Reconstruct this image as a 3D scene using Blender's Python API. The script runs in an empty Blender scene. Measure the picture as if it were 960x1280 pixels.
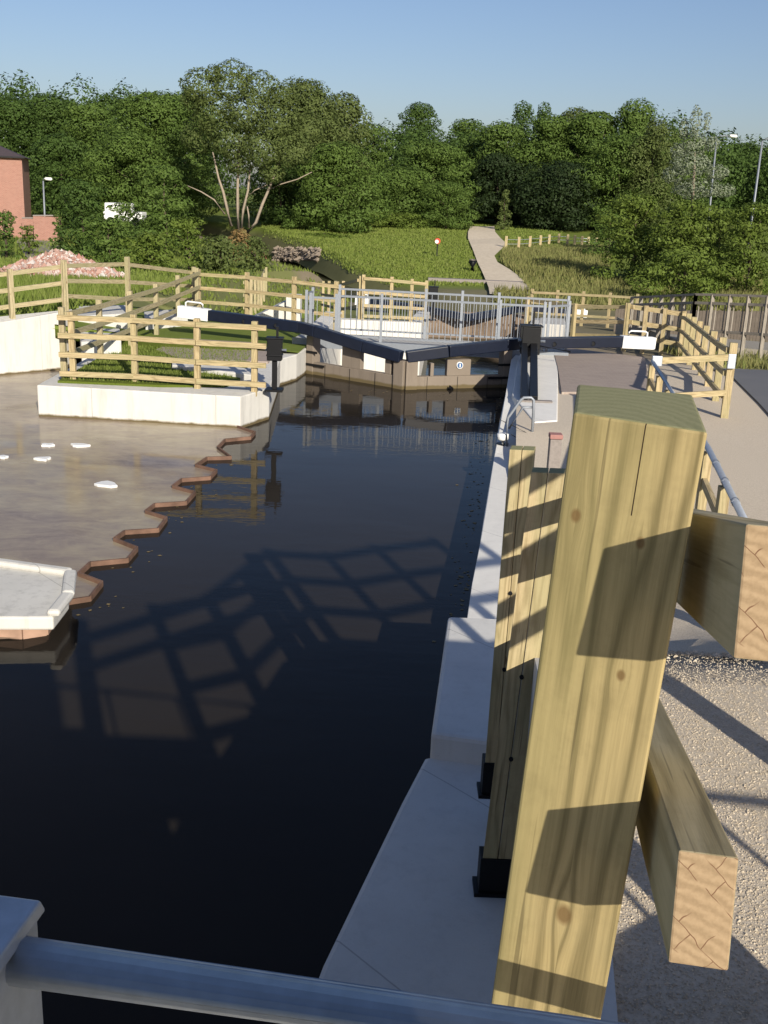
import bpy, bmesh, math, random
import numpy as np
from mathutils import Vector, Matrix, noise as mnoise
random.seed(7); rng = np.random.default_rng(7)
rad = math.radians
scene = bpy.context.scene
C = scene.collection
# ------------------------------------------------------------------ camera
F_PX = 1351.0; PITCH = rad(16.5); ROLL = rad(2.3); CAM = Vector((0, 0, 4.0))
U0 = Vector((0, math.sin(PITCH), math.cos(PITCH))); X0 = Vector((1, 0, 0)); FW = Vector((0, math.cos(PITCH), -math.sin(PITCH)))
RT = X0*math.cos(ROLL)+U0*math.sin(ROLL); UP = U0*math.cos(ROLL)-X0*math.sin(ROLL)
cam = bpy.data.cameras.new('camera'); co = bpy.data.objects.new('camera', cam); C.objects.link(co)
cam.sensor_fit = 'VERTICAL'; cam.sensor_height = 36; cam.lens = 36*F_PX/1280; cam.clip_start = .05; cam.clip_end = 3000
co.matrix_world = Matrix(((RT.x, UP.x, -FW.x, 0), (RT.y, UP.y, -FW.y, 0), (RT.z, UP.z, -FW.z, 4.0), (0, 0, 0, 1)))
scene.camera = co
# ------------------------------------------------------------------ world, sun, exposure
SUN_AZ, SUN_EL = 20.0, 23.0          # the sun stands behind the camera, to the right
w = bpy.data.worlds.new('World'); scene.world = w; w.use_nodes = True
nt = w.node_tree; bg = nt.nodes['Background']; sky = nt.nodes.new('ShaderNodeTexSky')
sky.sky_type = 'NISHITA'; sky.sun_disc = False; sky.sun_elevation = rad(SUN_EL); sky.sun_rotation = rad(180-SUN_AZ)
sky.air_density = 1.0; sky.dust_density = 1.1; sky.ozone_density = 3.5
tint = nt.nodes.new('ShaderNodeMix'); tint.data_type = 'RGBA'; tint.blend_type = 'MULTIPLY'; tint.inputs[0].default_value = 1; tint.inputs[7].default_value = (.99, .92, .98, 1)
nt.links.new(sky.outputs[0], tint.inputs[6]); nt.links.new(tint.outputs[2], bg.inputs[0]); bg.inputs[1].default_value = .086
sl = bpy.data.lights.new('sun', 'SUN'); so = bpy.data.objects.new('sun', sl); C.objects.link(so)
sl.energy = 4.9; sl.angle = rad(.5); sl.color = (1, .92, .78)
SD = Vector((-math.sin(rad(SUN_AZ))*math.cos(rad(SUN_EL)), math.cos(rad(SUN_AZ))*math.cos(rad(SUN_EL)), -math.sin(rad(SUN_EL))))
so.rotation_euler = SD.to_track_quat('-Z', 'Y').to_euler()
scene.view_settings.view_transform = 'Standard'; scene.view_settings.look = 'None'
scene.view_settings.exposure = 0.28; scene.view_settings.gamma = 1
# ------------------------------------------------------------------ picking points (photo pixel -> place)
def ray(x, y): return FW*F_PX+RT*(x-480)+UP*(640-y)
def at(x, y, z=0.0):
    d = ray(x, y); return CAM+d*((z-CAM.z)/d.z)
def aty(x, y, Y):
    d = ray(x, y); return CAM+d*(Y/d.y)
def lerp(a, b, t): return a+(b-a)*t
def pw(t, pts):
    if t <= pts[0][0]: return pts[0][1]
    for (a, va), (b, vb) in zip(pts, pts[1:]):
        if t <= b: return va+(vb-va)*(t-a)/(b-a)
    return pts[-1][1]
def sm(t): t = max(0, min(1, t)); return t*t*(3-2*t)
# ------------------------------------------------------------------ terrain
def gR(Y):   # right bank, ramp up to the bridge
    return pw(Y, [(-60, 1.99), (2.2, 1.97), (4.85, 1.90), (5.15, 1.80), (8.0, .70), (8.3, .66), (22, .62), (29, .08), (45, -.9)])
def gL(x, Y):
    a = pw(Y, [(24, .6), (28, .55), (33, .1), (45, -.9)])
    b = pw(Y, [(10, 1.1), (28, 1.05), (45, .2), (60, -.35), (75, -.4)])
    return lerp(b, a, sm((x+8)/2))
def xl(Y): return pw(Y, [(-60, -3.5), (8.4, -3.5), (8.401, -14), (18, -14), (23.3, -7.2), (23.301, -1.98), (24.4, -1.9), (33, -1.5), (33.01, .9), (46, 1.6), (52, -.8), (60, -3), (70, -6.6), (85, -10.4), (100, -17), (112, -26), (125, -40)])
def xr(Y): return pw(Y, [(-60, .35), (1, .35), (4.6, .85), (6, .95), (8.4, 1.15), (17.5, 2.1), (23.5, 2.85), (33, 4.1), (46, 5.9), (52, 4), (60, .6), (70, -3.3), (85, -7.2), (100, -13.4), (112, -23), (125, -39.9)])
def gRx(x, Y):
    z = gR(Y)
    if 5.35 < Y < 16: z = lerp(min(z, .42 if Y < 13 else lerp(.42, .62, (Y-13)/3)), z, sm((x-(xr(Y)+.75))/.8))
    return z
def T(x, Y):
    far_r = pw(Y, [(45, -.9), (60, -.95), (66, -.75), (80, -.05), (115, .95), (135, 1.2), (300, 2)])
    if x < (xl(Y)+xr(Y))/2:
        z = gL(x, Y) if Y < 60 else lerp(gL(x, 60), -.45, 1)
        z = lerp(z, far_r, sm((Y-90)/40)) if Y > 90 else z
        if x < -30: z = lerp(z, pw(Y, [(20, 1.5), (90, .5), (140, 2)]), sm((-30-x)/40))
        if Y > 46: z = lerp(-1.9, z, sm((xl(Y)-x)/2.2+.25))
    else:
        z = gRx(x, Y) if Y < 45 else far_r
        if x > 12: z = lerp(z, pw(Y, [(0, 1.6), (20, .6), (45, -.2), (80, 1.0), (130, 2.2)]), sm((x-12)/25))
        if Y > 46: z = lerp(-1.9, z, sm((x-xr(Y))/1.3+.25))
    if Y > 50: z += .22*mnoise.noise(Vector((x*.13, Y*.13, 0)))
    return z
def tat(x, y, lift=0.0):
    d = ray(x, y); d = d/d.y; Y = 20.0
    while Y < 400:
        p = CAM+d*Y
        if p.z <= T(p.x, p.y)+lift: return Vector((p.x, p.y, T(p.x, p.y)+lift))
        Y += .25
    return Vector((p.x, p.y, T(p.x, p.y)))
def col(x, top, Y, base=None):
    """foot point on the ground and height for something at distance Y whose top is seen at (x, top)"""
    p = aty(x, top, Y); g = T(p.x, p.y) if base is None else base
    return Vector((p.x, p.y, g)), p.z-g
# ------------------------------------------------------------------ materials
class NB:
    def __init__(s, name):
        s.m = bpy.data.materials.new(name); s.m.use_nodes = True; s.t = s.m.node_tree; s.b = s.t.nodes['Principled BSDF']
    def n(s, t, **k):
        x = s.t.nodes.new('ShaderNode'+t)
        for a, v in k.items(): setattr(x, a, v)
        return x
    def l(s, a, b): s.t.links.new(a, b)
    def coord(s, kind='Object', scale=(1, 1, 1)):
        c = s.n('TexCoord'); m = s.n('Mapping'); m.inputs['Scale'].default_value = scale; s.l(c.outputs[kind], m.inputs[0]); return m.outputs[0]
    def pos(s, scale=(1, 1, 1)):
        c = s.n('NewGeometry'); m = s.n('Mapping'); m.inputs['Scale'].default_value = scale; s.l(c.outputs['Position'], m.inputs[0]); return m.outputs[0]
    def noise(s, v, scale, detail=4, rough=.55, dist=0):
        x = s.n('TexNoise'); x.inputs['Scale'].default_value = scale; x.inputs['Detail'].default_value = detail
        x.inputs['Roughness'].default_value = rough; x.inputs['Distortion'].default_value = dist; s.l(v, x.inputs['Vector']); return x.outputs['Fac']
    def ramp(s, f, stops):
        x = s.n('ValToRGB'); e = x.color_ramp.elements
        while len(e) < len(stops): e.new(.5)
        for q, (p, c) in zip(e, stops): q.position = p; q.color = (*c, 1) if len(c) == 3 else c
        s.l(f, x.inputs[0]); return x.outputs[0]
    def mix(s, f, a, b, mode='MIX'):
        x = s.n('Mix', data_type='RGBA', blend_type=mode)
        for i, v in ((0, f), (6, a), (7, b)):
            if hasattr(v, 'is_linked'): s.l(v, x.inputs[i])
            else: x.inputs[i].default_value = v if i == 0 else (*v, 1)
        return x.outputs[2]
    def math(s, op, a, b=0.0, c=None):
        x = s.n('Math', operation=op)
        for i, v in enumerate((a, b) if c is None else (a, b, c)):
            if hasattr(v, 'is_linked'): s.l(v, x.inputs[i])
            else: x.inputs[i].default_value = v
        return x.outputs[0]
    def bump(s, h, st=.3, dist=.01):
        x = s.n('Bump'); x.inputs['Strength'].default_value = st; x.inputs['Distance'].default_value = dist; s.l(h, x.inputs['Height']); s.l(x.outputs[0], s.b.inputs['Normal'])
    def fin(s, colr, rough=.8, metal=0.0, spec=.3):
        if hasattr(colr, 'is_linked'): s.l(colr, s.b.inputs['Base Color'])
        else: s.b.inputs['Base Color'].default_value = (*colr, 1)
        if hasattr(rough, 'is_linked'): s.l(rough, s.b.inputs['Roughness'])
        else: s.b.inputs['Roughness'].default_value = rough
        s.b.inputs['Metallic'].default_value = metal; s.b.inputs['Specular IOR Level'].default_value = spec
        return s.m
def simple(name, c, rough=.6, metal=0, var=.25, scale=8, spec=.3):
    m = NB(name); v = m.pos(); f = m.noise(v, scale, 5)
    k = m.mix(f, tuple(x*(1-var) for x in c), tuple(min(1, x*(1+var)) for x in c)); return m.fin(k, rough, metal, spec)
def wood(name, light, dark, green, hero=False):
    m = NB(name); c = m.n('UVMap'); sep = m.n('SeparateXYZ'); m.l(c.outputs[0], sep.inputs[0]); u, v = sep.outputs[0], sep.outputs[1]
    uu = u; knotf = None
    if hero:
        for kx, kv, r in HERO_KNOTS:
            du = m.math('SUBTRACT', u, kx); dv = m.math('MULTIPLY', m.math('SUBTRACT', v, kv), .55)
            d2 = m.math('ADD', m.math('MULTIPLY', du, du), m.math('MULTIPLY', dv, dv))
            g = m.math('EXPONENT', m.math('DIVIDE', d2, -(r*2.2)**2))
            uu = m.math('ADD', uu, m.math('MULTIPLY', m.math('MULTIPLY', m.math('SIGN', du), g), -r*.9))
            kk = m.math('SUBTRACT', 1.0, m.math('DIVIDE', m.math('SQRT', m.math('ADD', m.math('MULTIPLY', du, du), m.math('MULTIPLY', m.math('MULTIPLY', m.math('SUBTRACT', v, kv), .8), m.math('MULTIPLY', m.math('SUBTRACT', v, kv), .8)))), r))
            kk = m.math('MAXIMUM', m.math('MULTIPLY', kk, 4.0), 0.0)
            knotf = kk if knotf is None else m.math('MAXIMUM', knotf, kk)
    cb = m.n('CombineXYZ'); m.l(uu, cb.inputs[0]); m.l(v, cb.inputs[1])
    obj = m.n('ObjectInfo'); m.l(m.math('MULTIPLY', obj.outputs['Random'], 30), cb.inputs[2])
    mp = m.n('Mapping'); mp.inputs['Scale'].default_value = (1, .10, 1); m.l(cb.outputs[0], mp.inputs[0])
    low = m.noise(mp.outputs[0], 9, 2, .5)
    s1 = m.math('ADD', m.math('MULTIPLY', uu, 190 if hero else 90), m.math('MULTIPLY', low, 44))
    band = m.math('ADD', m.math('MULTIPLY', m.math('SINE', s1), .5), .5)
    mp2 = m.n('Mapping'); mp2.inputs['Scale'].default_value = (1, .03, 1); m.l(cb.outputs[0], mp2.inputs[0])
    fine = m.noise(mp2.outputs[0], 260, 4, .65)
    f = m.math('ADD', m.math('MULTIPLY', m.math('POWER', band, 2.0), .36), m.math('MULTIPLY', fine, .64))
    k = m.ramp(f, [(.28, light), (.72, dark)])
    gn = m.noise(mp.outputs[0], 5, 2); gf = m.ramp(gn, [(.42, (0, 0, 0)), (.62, (1, 1, 1))])
    k = m.mix(m.math('MULTIPLY', gf, .55), k, green)
    mp3 = m.n('Mapping'); mp3.inputs['Scale'].default_value = (1, .4, 1); m.l(cb.outputs[0], mp3.inputs[0])
    vo = m.n('TexVoronoi'); vo.inputs['Scale'].default_value = 5; m.l(mp3.outputs[0], vo.inputs['Vector'])
    mp4 = m.n('Mapping'); mp4.inputs['Scale'].default_value = (1, .022, 1); m.l(cb.outputs[0], mp4.inputs[0])
    chk = m.ramp(m.noise(mp4.outputs[0], 120, 2, .5), [(.66, (0, 0, 0)), (.70, (1, 1, 1))]); k = m.mix(m.math('MULTIPLY', chk, .55), k, tuple(x*.4 for x in dark))
    dt = m.ramp(m.noise(cb.outputs[0], 14, 5, .7), [(.5, (0, 0, 0)), (.75, (1, 1, 1))]); k = m.mix(m.math('MULTIPLY', dt, .3), k, tuple(x*.7 for x in dark))
    if hero:
        k = m.mix(m.math('MINIMUM', m.math('MULTIPLY', knotf, .42), .8), k, (.15, .085, .03))
        crack = m.math('LESS_THAN', m.math('ABSOLUTE', m.math('SUBTRACT', m.math('ADD', u, m.math('MULTIPLY', low, .004)), HERO_CRACK[0])), .0006)
        crack = m.math('MULTIPLY', crack, m.math('GREATER_THAN', v, HERO_CRACK[1])); k = m.mix(crack, k, (.03, .018, .008))
    else:
        kn = m.math('LESS_THAN', vo.outputs['Distance'], .06); k = m.mix(m.math('MULTIPLY', kn, .7), k, (.15, .08, .03))
    m.bump(f, .25, .002)
    return m.fin(k, .75)
HERO_KNOTS = [(.067, .320, .011), (.086, .585, .0055), (.084, .712, .0055), (.017, .725, .0065)]
HERO_CRACK = (.0725, .735)
def endgrain(name, light, dark, center=(-.03, -.05), cracks=True):
    m = NB(name); c = m.n('UVMap'); mp = m.n('Mapping'); mp.inputs['Location'].default_value = (*center, 0); m.l(c.outputs[0], mp.inputs[0])
    wv = m.n('TexWave'); wv.wave_type = 'RINGS'; wv.rings_direction = 'Z'; wv.inputs['Scale'].default_value = 32 if cracks else 22; wv.inputs['Distortion'].default_value = 3.5; wv.inputs['Detail'].default_value = 3; wv.inputs['Detail Scale'].default_value = 2.5
    m.l(mp.outputs[0], wv.inputs[0]); f = m.noise(c.outputs[0], 300, 3)
    k = m.ramp(m.math('ADD', m.math('MULTIPLY', wv.outputs['Fac'], .35 if cracks else .22), m.math('MULTIPLY', f, .6)), [(.2, light), (.85, dark)])
    if cracks:
        rot = m.n('Mapping'); rot.inputs['Rotation'].default_value = (0, 0, .75); m.l(c.outputs[0], rot.inputs[0])
        br = m.n('TexBrick'); br.inputs['Scale'].default_value = 1; br.inputs['Brick Width'].default_value = .026; br.inputs['Row Height'].default_value = .017; br.inputs['Mortar Size'].default_value = .0004; br.inputs['Mortar Smooth'].default_value = 0
        wr = m.n('VectorMath', operation='ADD'); nn = m.n('TexNoise'); nn.inputs['Scale'].default_value = 35; m.l(c.outputs[0], nn.inputs['Vector'])
        sc = m.n('VectorMath', operation='SCALE'); sc.inputs['Scale'].default_value = .012; m.l(nn.outputs['Color'], sc.inputs[0]); m.l(rot.outputs[0], wr.inputs[0]); m.l(sc.outputs[0], wr.inputs[1]); m.l(wr.outputs[0], br.inputs['Vector'])
        msk = m.ramp(m.noise(c.outputs[0], 38, 1), [(.44, (0, 0, 0)), (.5, (1, 1, 1))])
        k = m.mix(m.math('MULTIPLY', br.outputs['Fac'], msk), k, (.15, .08, .045))
    return m.fin(k, .85)
def concrete(name, c=(.66, .645, .60), streak=.75, water=None):
    m = NB(name); p = m.pos(); a = m.noise(p, 1.3, 6, .65); b = m.noise(m.pos((9, 9, .8)), 1.0, 5, .7); g = m.noise(p, 60, 4, .7)
    k = m.mix(a, tuple(x*.80 for x in c), tuple(min(1, x*1.12) for x in c))
    k = m.mix(m.math('MULTIPLY', m.ramp(b, [(.5, (0, 0, 0)), (.72, (1, 1, 1))]), streak), k, tuple(x*.68 for x in c))
    k = m.mix(m.math('MULTIPLY', m.ramp(g, [(.6, (0, 0, 0)), (.75, (1, 1, 1))]), .35), k, tuple(x*.55 for x in c))
    sx = m.n('SeparateXYZ'); m.l(m.pos(), sx.inputs[0]); fr = m.math('FRACT', m.math('MULTIPLY', m.math('ADD', m.math('ADD', sx.outputs[0], m.math('MULTIPLY', sx.outputs[1], .93)), m.math('MULTIPLY', a, .02)), .5))
    k = m.mix(m.math('MULTIPLY', m.math('LESS_THAN', fr, .006), .55), k, tuple(x*.35 for x in c))
    if water is not None:
        sep = m.n('SeparateXYZ'); gg = m.n('NewGeometry'); m.l(gg.outputs['Position'], sep.inputs[0])
        h = m.math('ADD', sep.outputs[2], m.math('MULTIPLY', m.noise(p, 5, 4), -.07))
        k = m.mix(m.ramp(m.math('SUBTRACT', h, water), [(.0, (1, 1, 1)), (.035, (0, 0, 0))]), k, (.13, .10, .05))
    m.bump(m.math('ADD', g, m.math('MULTIPLY', a, 2)), .35, .006); return m.fin(k, .85)
def foliage(name, a, b, c, tr=.25):
    m = NB(name); p = m.pos(); f = m.noise(p, .55, 3, .6); g = m.noise(p, 3.0, 3); k = m.mix(f, a, b)
    k = m.mix(m.math('MULTIPLY', m.ramp(g, [(.45, (0, 0, 0)), (.7, (1, 1, 1))]), .7), k, c)
    m.fin(k, .65, 0, .2); d = m.n('BsdfTranslucent'); m.l(m.mix(.5, k, k), d.inputs[0]); mx = m.n('MixShader'); mx.inputs[0].default_value = tr
    m.l(m.b.outputs[0], mx.inputs[1]); m.l(d.outputs[0], mx.inputs[2]); m.l(mx.outputs[0], m.t.nodes['Material Output'].inputs[0]); return m.m
M = {}
M['hero'] = wood('hero_timber', (.44, .345, .165), (.215, .17, .075), (.26, .24, .10), True)
M['wood'] = wood('treated_timber', (.50, .40, .23), (.30, .23, .12), (.31, .29, .15))
M['wood_old'] = wood('greyed_timber', (.46, .39, .24), (.30, .25, .14), (.33, .31, .17))
M['top'] = endgrain('weathered_post_top', (.27, .265, .14), (.16, .16, .075), (-.05, .03), False)
M['end'] = endgrain('cut_rail_end', (.36, .26, .155), (.23, .16, .09), (.05, .16))
M['grey_wood'] = wood('grey_weathered_timber', (.34, .305, .255), (.22, .19, .155), (.27, .25, .20))
M['concrete'] = concrete('white_concrete', water=.0)
M['concrete_floor'] = concrete('grey_concrete', (.50, .485, .45), .2)
M['bright'] = concrete('bright_new_concrete', (.80, .78, .73), .25, .0)
M['chamber'] = concrete('dry_white_concrete', (.70, .68, .63), .5)
M['ledge'] = concrete('ledge_concrete', (.66, .65, .62), .3)
M['galv'] = simple('galvanised_steel', (.46, .50, .55), .5, .6, .25, 40)
M['galv_pale'] = simple('pale_galvanised_rails', (.27, .295, .33), .5, .35, .12, 20)
M['rust'] = simple('rusty_steel', (.17, .10, .07), .8, .1, .9, 5)
M['navy'] = simple('dark_blue_paint', (.008, .012, .026), .38, 0, .3, 10, .35)
M['black'] = simple('black_paint', (.006, .0065, .008), .5, 0, .3, 20, .25)
M['white'] = simple('white_paint', (.80, .80, .78), .5, 0, .04, 12)
M['gate'] = concrete('wet_gate_timber', (.235, .195, .155), .6, .02)
M['brown_gate'] = simple('brown_gate_timber', (.17, .125, .09), .7, 0, .5, 3)
M['red'] = simple('red_paint', (.55, .06, .03), .5, 0, .1)
M['blue'] = simple('blue_paint', (.06, .13, .28), .4, 0, .1)
M['slate'] = simple('roof_slate', (.07, .055, .06), .7, 0, .3)
M['glass'] = simple('dark_glass', (.02, .03, .04), .1, 0, .1, 3, .6)
M['bark'] = simple('pale_bark', (.30, .25, .19), .9, 0, .35, 6)
M['bark_dark'] = simple('dark_bark', (.09, .07, .05), .9, 0, .35, 6)
M['pinkpost'] = simple('faded_red_cap', (.34, .17, .15), .7, 0, .2, 12)
M['greypost'] = simple('grey_bollard', (.26, .23, .21), .8, 0, .3, 25)
def brick(name, a, b, mortar, bw=.225, rh=.075, ms=.008, kind='pos', wall=True):
    m = NB(name); p = m.pos()
    if wall:
        s = m.n('SeparateXYZ'); m.l(p, s.inputs[0]); cb = m.n('CombineXYZ'); m.l(m.math('ADD', s.outputs[0], s.outputs[1]), cb.inputs[0]); m.l(s.outputs[2], cb.inputs[1]); p = cb.outputs[0]
    x = m.n('TexBrick'); x.inputs['Scale'].default_value = 1; x.inputs['Brick Width'].default_value = bw; x.inputs['Row Height'].default_value = rh
    x.inputs['Mortar Size'].default_value = ms; x.inputs['Color1'].default_value = (*a, 1); x.inputs['Color2'].default_value = (*b, 1); x.inputs['Mortar'].default_value = (*mortar, 1); m.l(p, x.inputs['Vector'])
    f = m.noise(m.pos(), 1.2, 6, .7); k = m.mix(m.math('MULTIPLY', f, .5), x.outputs['Color'], tuple(q*1.3+.03 for q in a)); m.bump(x.outputs['Fac'], .4, -.005); return m.fin(k, .85)
M['brick'] = brick('red_brick', (.33, .16, .12), (.26, .115, .085), (.34, .27, .22))
M['paving'] = brick('purple_brick_paving', (.32, .26, .22), (.26, .21, .185), (.34, .30, .255), .2, .1, .006, wall=False)
def ground_mat():
    m = NB('mixed_ground'); p = m.pos(); at_ = m.n('VertexColor'); at_.layer_name = 'kind'
    s = m.n('SeparateColor'); m.l(at_.outputs[0], s.inputs[0])
    g1 = m.noise(p, .35, 5, .6); g2 = m.noise(p, 9, 5, .7)
    grass = m.mix(g1, (.13, .18, .03), (.21, .25, .055)); grass = m.mix(m.math('MULTIPLY', g2, .5), grass, (.09, .12, .025))
    gr = m.ramp(m.noise(p, 70, 6, .75), [(.3, (.40, .34, .26)), (.5, (.62, .54, .43)), (.72, (.74, .66, .55))]); gr = m.mix(m.math('MULTIPLY', m.noise(p, .9, 4), .35), gr, (.52, .43, .33))
    dirt = m.mix(m.noise(p, 1.5, 6, .7), (.15, .12, .085), (.27, .22, .165))
    k = m.mix(s.outputs[0], grass, gr); k = m.mix(s.outputs[1], k, dirt)
    m.bump(m.noise(p, 60, 6, .8), .5, .01); return m.fin(k, .95, 0, .1)
M['ground'] = ground_mat()
def asphalt():
    m = NB('asphalt'); p = m.pos(); k = m.mix(m.noise(p, 1.2, 5), (.12, .125, .14), (.17, .17, .18)); k = m.mix(m.math('MULTIPLY', m.noise(p, 120, 2), .4), k, (.16, .16, .16)); return m.fin(k, .85)
M['asphalt'] = asphalt()
def gravelpath():
    m = NB('pale_gravel'); p = m.pos(); k = m.ramp(m.noise(p, 3, 6, .75), [(.3, (.52, .44, .33)), (.7, (.72, .63, .50))]); return m.fin(k, .95, 0, .1)
M['track'] = gravelpath()
def sand():
    m = NB('path_sand'); p = m.pos(); k = m.ramp(m.noise(p, 90, 5, .75), [(.3, (.34, .28, .20)), (.7, (.52, .45, .35))]); m.bump(m.noise(p, 90, 5), .5, .01); return m.fin(k, .95, 0, .1)
M['sand'] = sand()
def grassmat(name, a, b):
    m = NB(name); p = m.pos(); k = m.mix(m.noise(p, 1.5, 5, .6), a, b); k = m.mix(m.math('MULTIPLY', m.noise(p, 40, 3), .5), k, tuple(x*.5 for x in a)); m.bump(m.noise(p, 60, 4), .8, .03); return m.fin(k, .9, 0, .1)
M['lawn'] = grassmat('lawn_green', (.10, .14, .02), (.17, .21, .035))
def water(name, c, sp=(.5, 1.2, 1), st=.06):
    m = NB(name); p = m.pos(sp); h = m.math('ADD', m.noise(p, 1.6, 3), m.math('MULTIPLY', m.noise(p, 9, 2), .25)); m.bump(h, st, .06)
    m.b.inputs['IOR'].default_value = 1.33; k = m.mix(m.noise(m.pos(), .5, 3), tuple(x*.8 for x in c), tuple(x*1.25 for x in c)); return m.fin(k, .03, 0, .11)
M['water'] = water('dark_canal_water', (.024, .020, .016))
M['water_low'] = water('lower_canal_water', (.035, .035, .018))
def mud():
    m = NB('shallow_water_over_mud'); p = m.pos(); a = m.noise(p, .45, 6, .62, .6); b = m.noise(m.pos((1, 2.2, 1)), 1.4, 6, .7, .8)
    k = m.ramp(m.math('ADD', m.math('MULTIPLY', a, .6), m.math('MULTIPLY', b, .4)), [(.32, (.15, .115, .10)), (.45, (.27, .215, .165)), (.56, (.36, .30, .205)), (.7, (.48, .42, .30))])
    m.b.inputs['IOR'].default_value = 1.30; m.bump(m.noise(m.pos((.6, 1.1, 1)), 1.8, 3), .03, .05); return m.fin(k, m.ramp(m.noise(p, .8, 3), [(.35, (.05,)*3), (.7, (.3,)*3)]), 0, .18)
M['mud'] = mud()
FOL = {'dark': foliage('dark_leaves', (0.039, 0.073, 0.016), (0.072, 0.124, 0.026), (0.098, 0.156, 0.033)),
       'mid': foliage('mid_green_leaves', (0.062, 0.107, 0.021), (0.111, 0.176, 0.036), (0.143, 0.208, 0.046)),
       'deep': foliage('painted_shade_leaves', (.014, .026, .009), (.024, .042, .012), (.034, .056, .016), .1),  # leaf colour darkened to paint the shade under the canopy
       'light': foliage('bright_leaves', (.078, .12, .018), (.135, .19, .033), (.18, .235, .05)),
       'willow': foliage('grey_green_leaves', (0.062, 0.090, 0.024), (0.115, 0.150, 0.042), (0.155, 0.19, 0.06)),
       'silver': foliage('silvery_leaves', (0.169, 0.202, 0.130), (0.247, 0.286, 0.195), (0.325, 0.364, 0.260)),
       'brown': foliage('brownish_leaves', (0.195, 0.124, 0.052), (0.286, 0.182, 0.072), (0.195, 0.182, 0.065)),
       'grass': foliage('grass_blades', (0.14, 0.20, 0.034), (0.22, 0.275, 0.055), (0.26, 0.28, 0.09), .35),
       'weeds': foliage('tall_weeds', (0.182, 0.182, 0.065), (0.286, 0.273, 0.104), (0.169, 0.221, 0.052), .3)}
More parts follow.
